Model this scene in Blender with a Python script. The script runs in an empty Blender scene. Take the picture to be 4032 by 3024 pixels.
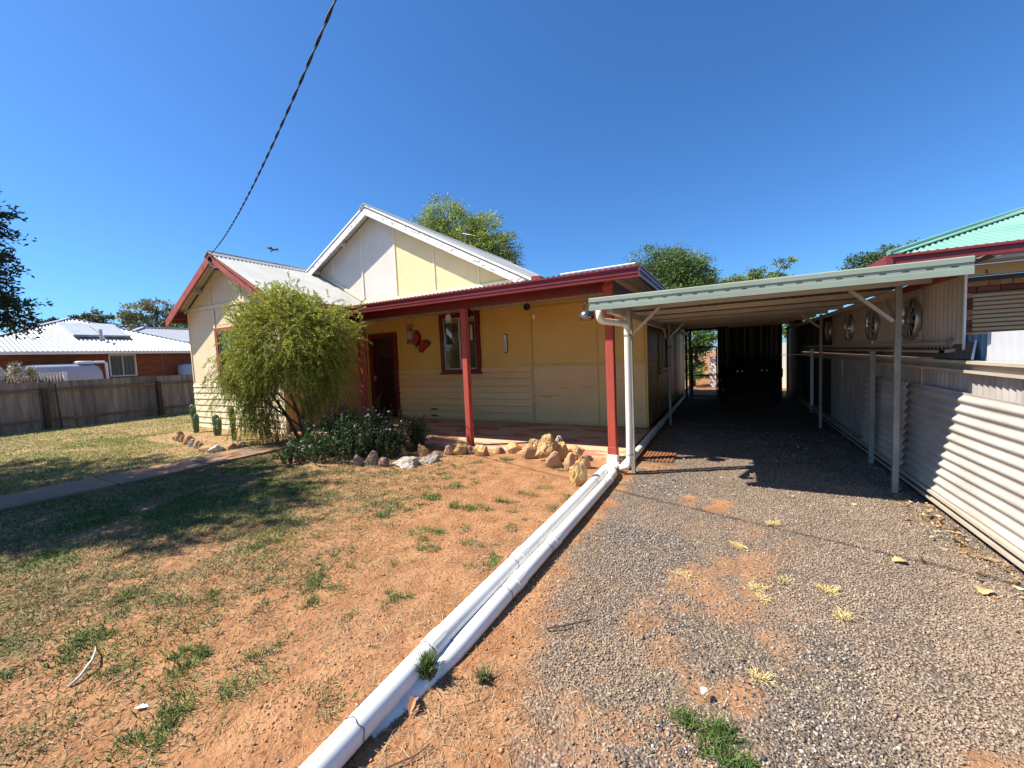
import bpy, math, random
import numpy as np
from mathutils import Vector, Matrix
random.seed(7)
RNG = np.random.default_rng(7)
S = bpy.context.scene
C = S.collection

# ---------------------------------------------------------------- camera, sky, sun
cam = bpy.data.cameras.new("camera")
cam.sensor_width = 36.0
cam.lens = 1581.85 / 4032 * 36
cam.clip_start = 0.05
cam.clip_end = 1500
co = bpy.data.objects.new("camera", cam)
C.objects.link(co)
yaw, pitch, roll = 0.49543, 0.065929, -0.043982
Fv = Vector((-math.sin(yaw) * math.cos(pitch), math.cos(yaw) * math.cos(pitch), -math.sin(pitch)))
Rv = Vector((math.cos(yaw), math.sin(yaw), 0))
Uv = Rv.cross(Fv)
R2 = Rv * math.cos(roll) + Uv * math.sin(roll)
U2 = -Rv * math.sin(roll) + Uv * math.cos(roll)
M = Matrix((R2, U2, -Fv)).transposed().to_4x4()
M.translation = Vector((0, 0, 1.45))
co.matrix_world = M
S.camera = co

SUN = Vector((-0.74, -0.42, 1.0)).normalized()      # towards the sun
elev = math.asin(SUN.z)
world = bpy.data.worlds.new("World")
S.world = world
world.use_nodes = True
wn = world.node_tree
wn.nodes.clear()
sky = wn.nodes.new("ShaderNodeTexSky")
sky.sky_type = 'NISHITA'
sky.sun_disc = False
sky.sun_elevation = elev
sky.sun_rotation = math.atan2(SUN.x, SUN.y)
sky.air_density = 1.0
sky.dust_density = 0.5
sky.ozone_density = 2.6
bg = wn.nodes.new("ShaderNodeBackground")
bg.inputs["Strength"].default_value = 0.068
wo = wn.nodes.new("ShaderNodeOutputWorld")
tint = wn.nodes.new("ShaderNodeVectorMath")
tint.operation = 'MULTIPLY'
tint.inputs[1].default_value = (0.50, 0.94, 1.42)
wn.links.new(sky.outputs[0], tint.inputs[0])
wn.links.new(tint.outputs[0], bg.inputs["Color"])
wn.links.new(bg.outputs[0], wo.inputs[0])

sl = bpy.data.lights.new("sun", 'SUN')
sl.energy = 5.0
sl.angle = math.radians(0.5)
sl.color = (1.0, 0.93, 0.82)
so = bpy.data.objects.new("sun", sl)
so.rotation_euler = SUN.to_track_quat('Z', 'Y').to_euler()
so.location = (0, 0, 20)
C.objects.link(so)
S.cycles.diffuse_bounces = 2
S.cycles.max_bounces = 6
S.view_settings.view_transform = 'Standard'
S.view_settings.look = 'None'
S.view_settings.gamma = 1
S.view_settings.use_curve_mapping = False
S.view_settings.exposure = 0.92

# ---------------------------------------------------------------- materials
def rgb(c):
    return (c[0], c[1], c[2], 1)

def mat(name, c1, c2=None, scale=4.0, rough=0.6, bump=0.0, bscale=60.0, stretch=(1, 1, 1),
        metal=0.0, spots=None, rnd=0.0, spec=0.4, contrast=(0.35, 0.65), dirt=None):
    m = bpy.data.materials.new(name)
    m.use_nodes = True
    nt = m.node_tree
    N, L = nt.nodes, nt.links
    b = N["Principled BSDF"]
    b.inputs["Roughness"].default_value = rough
    b.inputs["Metallic"].default_value = metal
    b.inputs["Specular IOR Level"].default_value = spec
    tc = N.new("ShaderNodeTexCoord")
    mp = N.new("ShaderNodeMapping")
    mp.inputs["Scale"].default_value = stretch
    L.new(tc.outputs["Object"], mp.inputs["Vector"])
    oi = N.new("ShaderNodeObjectInfo")
    ad = N.new("ShaderNodeVectorMath")
    ad.operation = 'MULTIPLY_ADD'
    ad.inputs[1].default_value = (7.3, 5.1, 3.7)
    L.new(oi.outputs["Random"], ad.inputs[0])
    L.new(mp.outputs[0], ad.inputs[2])
    vec = ad.outputs[0]
    n = N.new("ShaderNodeTexNoise")
    n.inputs["Scale"].default_value = scale
    n.inputs["Detail"].default_value = 7
    n.inputs["Roughness"].default_value = 0.62
    L.new(vec, n.inputs["Vector"])
    r = N.new("ShaderNodeValToRGB")
    r.color_ramp.elements[0].position = contrast[0]
    r.color_ramp.elements[1].position = contrast[1]
    r.color_ramp.elements[0].color = rgb(c1)
    r.color_ramp.elements[1].color = rgb(c2 or c1)
    L.new(n.outputs["Fac"], r.inputs[0])
    col = r.outputs[0]
    if spots:
        for (sc, ssc, th, st) in spots:
            mp2 = N.new("ShaderNodeMapping")
            mp2.inputs["Scale"].default_value = st
            L.new(vec, mp2.inputs[0])
            n2 = N.new("ShaderNodeTexNoise")
            n2.inputs["Scale"].default_value = ssc
            n2.inputs["Detail"].default_value = 8
            n2.inputs["Roughness"].default_value = 0.7
            L.new(mp2.outputs[0], n2.inputs["Vector"])
            mr = N.new("ShaderNodeMapRange")
            mr.inputs[1].default_value = th
            mr.inputs[2].default_value = th + 0.05
            L.new(n2.outputs["Fac"], mr.inputs[0])
            mx = N.new("ShaderNodeMix")
            mx.data_type = 'RGBA'
            L.new(mr.outputs[0], mx.inputs[0])
            L.new(col, mx.inputs[6])
            mx.inputs[7].default_value = rgb(sc)
            col = mx.outputs[2]
    if rnd:
        hs = N.new("ShaderNodeHueSaturation")
        mr = N.new("ShaderNodeMapRange")
        mr.inputs[3].default_value = 1 - rnd
        mr.inputs[4].default_value = 1 + rnd
        L.new(oi.outputs["Random"], mr.inputs[0])
        L.new(mr.outputs[0], hs.inputs["Value"])
        L.new(col, hs.inputs["Color"])
        col = hs.outputs[0]
    L.new(col, b.inputs["Base Color"])
    if bump:
        n3 = N.new("ShaderNodeTexNoise")
        n3.inputs["Scale"].default_value = bscale
        n3.inputs["Detail"].default_value = 5
        L.new(vec, n3.inputs["Vector"])
        bp = N.new("ShaderNodeBump")
        bp.inputs["Strength"].default_value = bump
        bp.inputs["Distance"].default_value = 0.01
        L.new(n3.outputs["Fac"], bp.inputs["Height"])
        L.new(bp.outputs[0], b.inputs["Normal"])
    return m

def leafmat(name, trans=0.25, rough=0.5, spec=0.35):
    m = bpy.data.materials.new(name)
    m.use_nodes = True
    nt = m.node_tree
    N, L = nt.nodes, nt.links
    b = N["Principled BSDF"]
    b.inputs["Roughness"].default_value = rough
    b.inputs["Specular IOR Level"].default_value = spec
    a = N.new("ShaderNodeAttribute")
    a.attribute_name = "col"
    L.new(a.outputs["Color"], b.inputs["Base Color"])
    if trans:
        t = N.new("ShaderNodeBsdfTranslucent")
        L.new(a.outputs["Color"], t.inputs["Color"])
        mx = N.new("ShaderNodeMixShader")
        mx.inputs[0].default_value = trans
        L.new(b.outputs[0], mx.inputs[1])
        L.new(t.outputs[0], mx.inputs[2])
        L.new(mx.outputs[0], N["Material Output"].inputs[0])
    return m

WHITEPEEL = [((0.36, 0.33, 0.29), 7, 0.555, (1, 1, 2.0)), ((0.16, 0.14, 0.12), 16, 0.61, (1, 1, 2))]
MT = dict(
    cream=mat("cream_fibro_paint", (0.78, 0.65, 0.40), (0.84, 0.72, 0.48), 2.0, 0.55, 0.12, 90, spots=[((0.62, 0.53, 0.38), 3, 0.66, (1, 1, .3))]),
    greycream=mat("pale_grey_cream_paint", (0.66, 0.60, 0.53), (0.74, 0.68, 0.61), 1.5, 0.6, 0.1, 80, spots=[((0.52, 0.46, 0.40), 6, 0.68, (1, 1, .25))]),
    yellow=mat("shade_deepened_yellow_paint", (0.74, 0.46, 0.11), (0.79, 0.51, 0.14), 1.5, 0.5, 0.1, 80, spots=[((0.60, 0.35, 0.08), 4, 0.62, (1, 1, .4)), ((.5,.28,.07), 1.3, .62, (1.5, 1, .35))]),  # verandah shade put into the colour, deeper than the sunlit gable yellow
    gyellow=mat("buttery_yellow_paint", (0.76, 0.60, 0.31), (0.82, 0.67, 0.38), 1.5, 0.5, 0.1, 80, spots=[((0.64, 0.5, 0.27), 4, 0.68, (1, 1, .4))]),
    sand=mat("dull_cream_sheet_paint", (0.76, 0.48, 0.19), (0.82, 0.54, 0.24), 1.2, 0.5, 0.1, 70, spots=[((0.50, 0.31, 0.11), 3, 0.62, (.35, 1, 3)), ((.42,.24,.1), 9, .70, (.3, 1, 5))]),
    board=mat("weatherboard_cream_paint", (0.76, 0.48, 0.19), (0.82, 0.54, 0.24), 2.0, 0.5, 0.15, 60, (0.3, 1, 1), spots=[((.5,.31,.12), 5, .64, (1, 1, 2))], rnd=0.07),
    wboard=mat("weatherboard_pale_paint", (0.80, 0.67, 0.42), (0.86, 0.74, 0.5), 2.0, 0.5, 0.15, 60, (0.3, 1, 1), rnd=0.04),
    trim=mat("cream_batten_paint", (0.80, 0.70, 0.48), (0.84, 0.76, 0.56), 3, 0.5, 0.1, 60),
    ytrim=mat("yellow_batten_paint", (0.70, 0.44, 0.09), (0.75, 0.48, 0.12), 3, 0.5, 0.1, 60),
    white=mat("white_trim_paint", (0.82, 0.80, 0.74), (0.86, 0.84, 0.8), 3, 0.5, 0.1, 60),
    peel=mat("flaking_white_paint", (0.80, 0.79, 0.76), (0.86, 0.85, 0.82), 3, 0.6, 0.5, 40, spots=WHITEPEEL),
    red=mat("heritage_red_paint", (0.14, 0.014, 0.012), (0.18, 0.02, 0.016), 3, 0.42, 0.1, 60),
    redpeel=mat("weathered_red_timber", (0.30, 0.055, 0.04), (0.40, 0.09, 0.06), 6, 0.7, 0.5, 50, (1, 1, .5), spots=[((0.16, 0.03, 0.02), 9, 0.57, (1, 1, 1.5)), ((0.45, 0.28, 0.18), 12, 0.71, (1, 1, .8))]),
    redpost=mat("red_post_paint", (0.40, 0.062, 0.038), (0.48, 0.085, 0.055), 4, 0.7, 0.3, 50, (3, 3, .4), spots=[((0.5, 0.27, 0.2), 14, 0.72, (2, 2, .35)), ((0.2, 0.03, 0.02), 9, 0.66, (2, 2, .3))]),
    redgut=mat("maroon_gutter_steel", (0.20, 0.028, 0.03), (0.24, 0.036, 0.038), 2, 0.4, 0, 60, spec=.45),
    plum=mat("plum_gutter_side", (0.15, 0.05, 0.07), (0.18, 0.065, 0.085), 2, 0.35, 0, 60, spec=.6),
    roofwhite=mat("off_white_roof_steel", (0.48, 0.46, 0.41), (0.60, 0.58, 0.52), 1.2, 0.4, 0.0, 60, spots=[((0.42, 0.40, 0.36), 5, 0.68, (.3, 1, .3))]),
    nroof=mat("white_neighbour_roof_steel", (0.44, 0.44, 0.45), (0.50, 0.50, 0.51), 1.0, 0.35),
    zinc=mat("galvanised_sheet", (0.28, 0.255, 0.23), (0.42, 0.385, 0.35), 5, 0.55, 0.0, 60, (1, 1, .4), metal=0.0, spots=[((0.36, 0.25, 0.17), 6, 0.68, (1, 1, .3))], rnd=.12),
    leanzinc=mat("old_galvanised_sheet", (0.40, 0.365, 0.32), (0.54, 0.505, 0.46), 4, 0.55, 0.1, 60, (1, .5, 1), metal=0.0, spots=[((0.40, 0.29, 0.20), 5, 0.66, (1, .25, 3)), ((.3, .29, .27), 25, .7, (1, .6, 1))], rnd=.1),
    whitesheet=mat("white_sheet_steel", (0.46, 0.48, 0.52), (0.54, 0.56, 0.60), 2, 0.4),
    shadedsheet=mat("shade_blue_sheet", (0.10, 0.20, 0.30), (0.14, 0.25, 0.36), 2, 0.5),  # shade and sky reflection put into the colour of white sheeting
    upsheet=mat("pale_zinc_wall_sheet", (0.40, 0.36, 0.31), (0.50, 0.45, 0.39), 3, 0.55, 0, 60, (1, 1, .3), metal=.0, spots=[((0.4, 0.34, 0.28), 5, 0.66, (1, 1, .2))], rnd=.08),
    fencezinc=mat("weathered_fence_zinc", (0.09, 0.085, 0.082), (0.27, 0.235, 0.20), 6, 0.7, 0.2, 60, (1, 1.2, .12), spots=[((0.42, 0.37, 0.30), 7, 0.64, (1, 1.4, .12)), ((0.07, 0.05, 0.04), 5, 0.66, (1, 1, .4))], rnd=.3, contrast=(.3, .7)),
    oldtimber=mat("grey_brown_fence_timber", (0.10, 0.065, 0.045), (0.20, 0.13, 0.09), 6, 0.8, 0.6, 40, (1, .2, 1)),
    darkpost=mat("dark_fence_post_timber", (0.035, 0.02, 0.015), (0.08, 0.045, 0.03), 6, 0.8, 0.6, 40, (1, 1, .3)),
    blacksteel=mat("black_steel", (0.02, 0.018, 0.018), (0.04, 0.035, 0.03), 8, 0.6),
    green=mat("pale_eucalypt_gutter_steel", (0.25, 0.30, 0.23), (0.29, 0.345, 0.27), 2, 0.42, 0, 60, spots=[((0.30, 0.38, 0.32), 8, 0.68, (1, 1, .5))], spec=.5),
    slot=mat("dark_slot", (0.02, 0.03, 0.025)),
    greenroof=mat("teal_green_roof_steel", (0.16, 0.34, 0.26), (0.21, 0.39, 0.31), 1.5, 0.5),
    purlin=mat("galvanised_purlin", (0.50, 0.43, 0.34), (0.62, 0.54, 0.44), 3, 0.5, 0, 60, (.3, 1, 1), metal=.2),
    steelpost=mat("galvanised_post", (0.27, 0.25, 0.20), (0.40, 0.37, 0.31), 9, 0.6, 0, 60, (1, 1, .4), metal=.0, spots=[((.22, .19, .15), 14, .66, (1, 1, .5))]),
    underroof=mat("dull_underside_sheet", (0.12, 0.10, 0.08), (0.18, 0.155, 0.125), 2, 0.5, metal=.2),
    pvc=mat("white_pvc", (0.74, 0.72, 0.66), (0.82, 0.81, 0.77), 3, 0.42, 0, 60, spots=[((0.56, .41, .28), 3.5, 0.60, (1, .35, 1)), ((0.42, 0.29, 0.19), 12, 0.64, (1, .5, 1)), ((.30,.27,.24), 30, .72, (1, .4, 1))], spec=.45),
    creampipe=mat("cream_downpipe", (0.80, 0.75, 0.62), (0.84, 0.80, 0.68), 3, 0.35, 0, 60, spots=[((0.62, 0.52, 0.38), 10, 0.70, (1, 1, .3))]),
    rust=mat("rusty_strap", (0.25, 0.10, 0.04), (0.35, 0.16, 0.07), 20, 0.8),
    concrete_path=mat("worn_concrete_path", (0.22, 0.135, 0.085), (0.31, 0.205, 0.135), 3, 0.85, 0.5, 70, spots=[((0.34, 0.17, 0.085), 3, 0.50, (1, 1, 1)), ((.12,.085,.06), 6, .62, (1, 1, 1))]),
    slab=mat("red_painted_slab", (0.44, 0.15, 0.09), (0.54, 0.22, 0.13), 2.5, 0.7, 0.25, 60, spots=[((0.66, 0.42, 0.26), 2.2, 0.455, (.5, 1.6, 1)), ((0.60, 0.42, 0.27), 7, 0.60, (.4, 1.5, 1))]),
    glassframe=mat("aluminium_frame", (0.58, 0.54, 0.46), (0.64, 0.6, 0.52), 4, 0.5),
    curtain=mat("brown_curtain", (0.34, 0.21, 0.10), (0.42, 0.28, 0.15), 3, 0.9),
    lace=mat("pale_blind", (0.34, 0.34, 0.31), (0.42, 0.42, 0.38), 3, 0.9),
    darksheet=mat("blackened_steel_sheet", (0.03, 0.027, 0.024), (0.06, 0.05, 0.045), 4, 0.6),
    shadedribs=mat("shade_darkened_screen_sheet", (0.03, 0.027, 0.022), (0.42, 0.36, 0.26), 1.2, 0.7, 0, 60, (9, 1, .05), contrast=(.5, .60)),  # near-black base paints the carport's deep shade into the screen, pale stripes kept
    dark=mat("dark_interior", (0.012, 0.011, 0.01), rough=.9),
    doordark=mat("dark_screen_door", (0.035, 0.012, 0.010), (0.05, 0.016, 0.013), 3, 0.5),
    mesh=mat("maroon_screen_grille", (0.13, 0.03, 0.03), rough=.5),
    brickL=None,
    brickA=mat("orange_tan_brick", (0.34, 0.14, 0.055), (0.48, 0.24, 0.09), 8, 0.85, 0.5, 60, spots=[((0.25, 0.09, 0.04), 18, 0.62, (1, 1, 1))], rnd=.2),
    brickB=mat("dark_red_brick", (0.15, 0.035, 0.018), (0.22, 0.055, 0.028), 8, 0.85, 0.5, 60, rnd=.2),
    mortar=mat("brown_mortar", (0.16, 0.10, 0.07), rough=.95),
    shutter=mat("tan_roller_shutter", (0.48, 0.33, 0.13), (0.54, 0.38, 0.16), 2, 0.45),
    tanboard=mat("tan_eave_board", (0.58, 0.40, 0.18), (0.64, 0.45, 0.22), 2, 0.5),
    soffit=mat("grey_soffit", (0.50, 0.46, 0.40), (0.56, 0.52, 0.46), 2, 0.6),
    tank=mat("grey_water_tank_plastic", (0.42, 0.42, 0.44), (0.50, 0.50, 0.52), 1, 0.5),
    solar=mat("solar_collector_glass", (0.50, 0.52, 0.52), (0.60, 0.62, 0.62), 6, 0.2),
    chrome=mat("tarnished_chrome", (0.45, 0.45, 0.45), (0.20, 0.16, 0.12), 5, 0.22, metal=.9),
    hub=mat("silver_hubcap", (0.30, 0.31, 0.30), (0.42, 0.43, 0.42), 6, 0.35, metal=.7),
    hubrim=mat("hubcap_rim_steel", (0.62, 0.63, 0.62), rough=.3, metal=.8),
    hubdark=mat("dark_wheel_gap", (0.035, 0.035, 0.03), rough=.6),
    metalred=mat("glossy_red_enamel", (0.50, 0.012, 0.010), (0.58, 0.02, 0.015), 6, 0.5, spec=.3),
    black=mat("black_paint", (0.012, 0.012, 0.012), rough=.4),
    trailer=mat("flat_black_box", (0.004, 0.004, 0.004), rough=.8, spec=.2),
    cable=mat("black_cable", (0.012, 0.012, 0.016), rough=.6),
    wire=mat("thin_steel_wire", (0.25, 0.24, 0.22), rough=.4, metal=.6),
    bark=mat("grey_brown_bark", (0.07, 0.045, 0.03), (0.16, 0.11, 0.08), 12, 0.9, 0.8, 50, (1, 1, .3)),
    cactus=mat("cactus_skin", (0.05, 0.10, 0.035), (0.09, 0.16, 0.06), 8, 0.5, 0.2, 40),
    stoneY=mat("ochre_petrified_rock", (0.40, 0.22, 0.07), (0.58, 0.38, 0.16), 9, 0.9, 1.0, 22, (1, 1, .4), spots=[((0.62, 0.50, 0.30), 8, 0.58, (1, 1, .5)), ((0.17, 0.08, 0.03), 12, 0.585, (2.2, 2.2, .5))]),
    stoneP=mat("smooth_tan_rock", (0.40, 0.22, 0.11), (0.52, 0.32, 0.17), 5, 0.9, 0.7, 40, spots=[((0.30, 0.13, 0.06), 7, 0.58, (1, 1, 1))], rnd=.1),
    stoneW=mat("pale_quartz_rock", (0.40, 0.33, 0.26), (0.60, 0.53, 0.44), 7, 0.85, 0.8, 30, spots=[((0.30, 0.17, 0.08), 8, 0.57, (1, 1, 2)), ((.14,.1,.08), 14, .64, (1,1,1))]),
    stoneG=mat("grey_rock", (0.28, 0.24, 0.21), (0.44, 0.39, 0.34), 7, 0.85, 0.8, 30, spots=[((0.16, 0.12, 0.1), 10, 0.6, (1, 1, 2))]),
    stoneB=mat("brown_grey_rock", (0.20, 0.12, 0.08), (0.34, 0.24, 0.18), 6, 0.85, 0.8, 30, spots=[((0.42, 0.28, 0.15), 6, 0.60, (1, 1, 2))]),
    foliage=leafmat("leaf_blades"),
    straw=leafmat("grass_blades", 0.15, 0.7, 0.2),
    pebble=leafmat("gravel_stones", 0, 0.75, 0.3),
    paper=mat("off_white_card", (0.55, 0.52, 0.48), rough=.7),
    bird=mat("bird_plumage", (0.03, 0.035, 0.045), (0.12, 0.12, 0.13), 30, 0.7),
    sidewall=mat("varnished_side_sheet", (0.36, 0.24, 0.12), (0.44, 0.31, 0.17), 1.5, 0.42, spots=[((0.26, 0.13, 0.06), 2, 0.60, (1, 1, .3))]),
)

def glass_mat():
    m = bpy.data.materials.new("window_glass")
    m.use_nodes = True
    nt = m.node_tree
    nt.nodes.clear()
    o = nt.nodes.new("ShaderNodeOutputMaterial")
    t = nt.nodes.new("ShaderNodeBsdfTransparent")
    t.inputs[0].default_value = (0.86, 0.88, 0.87, 1)
    g = nt.nodes.new("ShaderNodeBsdfGlossy")
    g.inputs["Roughness"].default_value = 0.04
    fr = nt.nodes.new("ShaderNodeFresnel")
    fr.inputs[0].default_value = 1.45
    ma = nt.nodes.new("ShaderNodeMath")
    ma.operation = 'ADD'
    ma.inputs[1].default_value = 0.0
    mx = nt.nodes.new("ShaderNodeMixShader")
    nt.links.new(fr.outputs[0], ma.inputs[0])
    nt.links.new(ma.outputs[0], mx.inputs[0])
    nt.links.new(t.outputs[0], mx.inputs[1])
    nt.links.new(g.outputs[0], mx.inputs[2])
    nt.links.new(mx.outputs[0], o.inputs[0])
    return m
MT['glass'] = glass_mat()

def brick_wall_mat():
    m = bpy.data.materials.new("red_brick_wall_far")
    m.use_nodes = True
    N, L = m.node_tree.nodes, m.node_tree.links
    b = N["Principled BSDF"]
    b.inputs["Roughness"].default_value = .9
    tc = N.new("ShaderNodeTexCoord")
    sx = N.new("ShaderNodeSeparateXYZ")
    L.new(tc.outputs["Object"], sx.inputs[0])
    cx = N.new("ShaderNodeCombineXYZ")
    L.new(sx.outputs["Y"], cx.inputs["X"])
    L.new(sx.outputs["Z"], cx.inputs["Y"])
    br = N.new("ShaderNodeTexBrick")
    br.inputs["Color1"].default_value = (0.30, 0.075, 0.025, 1)
    br.inputs["Color2"].default_value = (0.19, 0.045, 0.02, 1)
    br.inputs["Mortar"].default_value = (0.20, 0.12, 0.08, 1)
    br.inputs["Scale"].default_value = 1
    br.inputs["Brick Width"].default_value = .24
    br.inputs["Row Height"].default_value = .086
    br.inputs["Mortar Size"].default_value = .008
    br.inputs["Bias"].default_value = -.2
    L.new(cx.outputs[0], br.inputs["Vector"])
    L.new(br.outputs["Color"], b.inputs["Base Color"])
    return m
MT['brickL'] = brick_wall_mat()

# ---------------------------------------------------------------- object helpers
def tag(o, label=None, cat=None, group=None, kind=None):
    if label: o["label"] = label
    if cat: o["category"] = cat
    if group: o["group"] = group
    if kind: o["kind"] = kind
    return o

def thing(name, loc, label, cat, group=None):
    o = bpy.data.objects.new(name, None)
    o.empty_display_size = 0.1
    o.location = loc
    C.objects.link(o)
    return tag(o, label, cat, group)

def rootloc(o):
    while o.parent: o = o.parent
    return Vector(o.location)

class MB:
    """collects shapes in world coordinates; build() links them as ONE object"""
    def __init__(s):
        s.v = []; s.f = []
    def add(s, vs, fs):
        k = len(s.v)
        s.v += [tuple(p) for p in vs]
        s.f += [tuple(i + k for i in f) for f in fs]
        return s
    def box(s, x0, x1, y0, y1, z0, z1):
        vs = [(x, y, z) for z in (z0, z1) for y in (y0, y1) for x in (x0, x1)]
        return s.add(vs, [(0, 2, 3, 1), (4, 5, 7, 6), (0, 1, 5, 4), (2, 6, 7, 3), (0, 4, 6, 2), (1, 3, 7, 5)])
    def beam(s, a, b, w, h, up=(0, 0, 1)):
        a = Vector(a); b = Vector(b); d = (b - a).normalized()
        sd = d.cross(Vector(up)).normalized(); u = sd.cross(d).normalized()
        vs = [p + sd * (w / 2 * i) + u * (h / 2 * j) for p in (a, b) for i, j in ((-1, -1), (1, -1), (1, 1), (-1, 1))]
        return s.add(vs, [(3, 2, 1, 0), (4, 5, 6, 7), (0, 1, 5, 4), (1, 2, 6, 5), (2, 3, 7, 6), (3, 0, 4, 7)])
    def tube(s, pts, r, n=10, cap=True):
        pts = [Vector(p) for p in pts]
        rs = r if isinstance(r, (list, tuple)) else [r] * len(pts)
        vs = []; fs = []; prev = None
        for i, p in enumerate(pts):
            d = (pts[min(i + 1, len(pts) - 1)] - pts[max(i - 1, 0)]).normalized()
            if prev is None:
                a = Vector((0, 0, 1)) if abs(d.z) < .9 else Vector((1, 0, 0))
                u = d.cross(a).normalized()
            else:
                u = (prev - d * prev.dot(d)).normalized()
            prev = u; w = d.cross(u)
            for k in range(n):
                t = 2 * math.pi * k / n
                vs.append(p + (u * math.cos(t) + w * math.sin(t)) * rs[i])
        for i in range(len(pts) - 1):
            for k in range(n):
                k2 = (k + 1) % n
                fs.append((i * n + k, i * n + k2, (i + 1) * n + k2, (i + 1) * n + k))
        if cap:
            fs.append(tuple(range(n - 1, -1, -1)))
            fs.append(tuple((len(pts) - 1) * n + k for k in range(n)))
        return s.add(vs, fs)
    def prism(s, poly, d):
        """poly: list of 3d points, extruded by vector d"""
        n = len(poly); d = Vector(d)
        vs = [Vector(p) for p in poly] + [Vector(p) + d for p in poly]
        fs = [tuple(range(n - 1, -1, -1)), tuple(range(n, 2 * n))] + [(i, (i + 1) % n, n + (i + 1) % n, n + i) for i in range(n)]
        return s.add(vs, fs)
    def lathe(s, prof, c, axis='z', n=24):
        vs = []; fs = []
        for r, h in prof:
            for k in range(n):
                t = 2 * math.pi * k / n
                a, b_ = r * math.cos(t), r * math.sin(t)
                p = (a, b_, h) if axis == 'z' else ((h, a, b_) if axis == 'x' else (a, h, b_))
                vs.append((c[0] + p[0], c[1] + p[1], c[2] + p[2]))
        for i in range(len(prof) - 1):
            for k in range(n):
                fs.append((i * n + k, i * n + (k + 1) % n, (i + 1) * n + (k + 1) % n, (i + 1) * n + k))
        return s.add(vs, fs)
    def ribbed(s, P0, e, L, u, nrm, top, pitch, amp, spp=6, seg=1, kind='sin', t0=0.0, bot=None, thick=0):
        """corrugated sheet: eave point P0, unit e along the eave, unit u up the slope; top(t) = length up the slope"""
        P0 = Vector(P0); e = Vector(e); u = Vector(u); nrm = Vector(nrm)
        n = max(2, int(L / pitch * spp)) + 1
        vs = []; fs = []; tf = top if callable(top) else (lambda t: top)
        bf = bot if callable(bot) else (lambda t: 0)
        for i in range(n):
            t = L * i / (n - 1)
            ph = (t + t0) / pitch
            if kind == 'sin': h = amp * math.sin(2 * math.pi * ph)
            else:
                q = ph % 1.0
                h = amp if q < .55 else (-amp if .68 < q < .87 else 0)
            for j in range(seg + 1):
                a = bf(t) + (tf(t) - bf(t)) * j / seg
                vs.append(P0 + e * t + u * a + nrm * h)
        for i in range(n - 1):
            for j in range(seg):
                a = i * (seg + 1) + j
                fs.append((a, a + seg + 1, a + seg + 2, a + 1))
        return s.add(vs, fs)
    def build(s, name, m, parent=None, smooth=False, bevel=0, label=None, cat=None, group=None, kind=None, loc=None):
        if parent is not None: o0 = rootloc(parent)
        elif loc is not None: o0 = Vector(loc)
        else:
            xs = [p[0] for p in s.v]; ys = [p[1] for p in s.v]; zs = [p[2] for p in s.v]
            o0 = Vector(((min(xs) + max(xs)) / 2, (min(ys) + max(ys)) / 2, min(zs)))
        me = bpy.data.meshes.new(name)
        me.from_pydata([(p[0] - o0.x, p[1] - o0.y, p[2] - o0.z) for p in s.v], [], s.f)
        me.materials.append(MT[m] if isinstance(m, str) else m)
        if smooth:
            me.polygons.foreach_set("use_smooth", [True] * len(me.polygons))
        me.update()
        o = bpy.data.objects.new(name, me)
        C.objects.link(o)
        if parent is not None: o.parent = parent
        else: o.location = o0
        if smooth == 'auto':
            pass
        if bevel:
            bv = o.modifiers.new("bevel", 'BEVEL'); bv.width = bevel; bv.segments = 2; bv.limit_method = 'ANGLE'
        return tag(o, label, cat, group, kind)

def fast_mesh(name, verts, faces_tri, m, cols=None, parent=None, loc=(0, 0, 0), smooth=False):
    """verts (n,3) numpy, faces (m,3) numpy, cols per-vertex (n,3)"""
    me = bpy.data.meshes.new(name)
    n = len(verts); k = len(faces_tri)
    verts = verts - np.array(loc, dtype=float) if parent is None else verts - np.array(rootloc(parent))
    me.vertices.add(n); me.loops.add(k * 3); me.polygons.add(k)
    me.vertices.foreach_set("co", verts.astype(np.float32).ravel())
    me.loops.foreach_set("vertex_index", faces_tri.astype(np.int32).ravel())
    me.polygons.foreach_set("loop_start", np.arange(0, k * 3, 3, dtype=np.int32))
    me.polygons.foreach_set("loop_total", np.full(k, 3, dtype=np.int32))
    if smooth: me.polygons.foreach_set("use_smooth", np.ones(k, dtype=bool))
    if cols is not None:
        a = me.color_attributes.new("col", 'FLOAT_COLOR', 'POINT')
        c4 = np.ones((n, 4), dtype=np.float32); c4[:, :3] = cols
        a.data.foreach_set("color", c4.ravel())
    me.materials.append(MT[m] if isinstance(m, str) else m)
    me.update(calc_edges=True)
    o = bpy.data.objects.new(name, me)
    C.objects.link(o)
    if parent is not None: o.parent = parent
    else: o.location = loc
    return o

def vnoise(x, y, seed=0):
    xi = np.floor(x).astype(np.int64); yi = np.floor(y).astype(np.int64)
    fx = x - xi; fy = y - yi
    fx = fx * fx * (3 - 2 * fx); fy = fy * fy * (3 - 2 * fy)
    def h(a, b):
        k = (a * 374761393 + b * 668265263 + seed * 982451653) & 0x7fffffff
        k = (k ^ (k >> 13)) * 1274126177 & 0x7fffffff
        return ((k ^ (k >> 16)) & 0xffff) / 65535.0
    return (h(xi, yi) * (1 - fx) + h(xi + 1, yi) * fx) * (1 - fy) + (h(xi, yi + 1) * (1 - fx) + h(xi + 1, yi + 1) * fx) * fy

def fbm(x, y, sc=1.0, seed=0, oct=4):
    r = 0; a = .5; t = 0
    for i in range(oct):
        r = r + a * vnoise(x * sc, y * sc, seed + i * 17); t += a
        a *= .5; sc *= 2.03
    return r / t

def norm(a):
    return a / np.maximum(np.linalg.norm(a, axis=1, keepdims=True), 1e-9)

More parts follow.
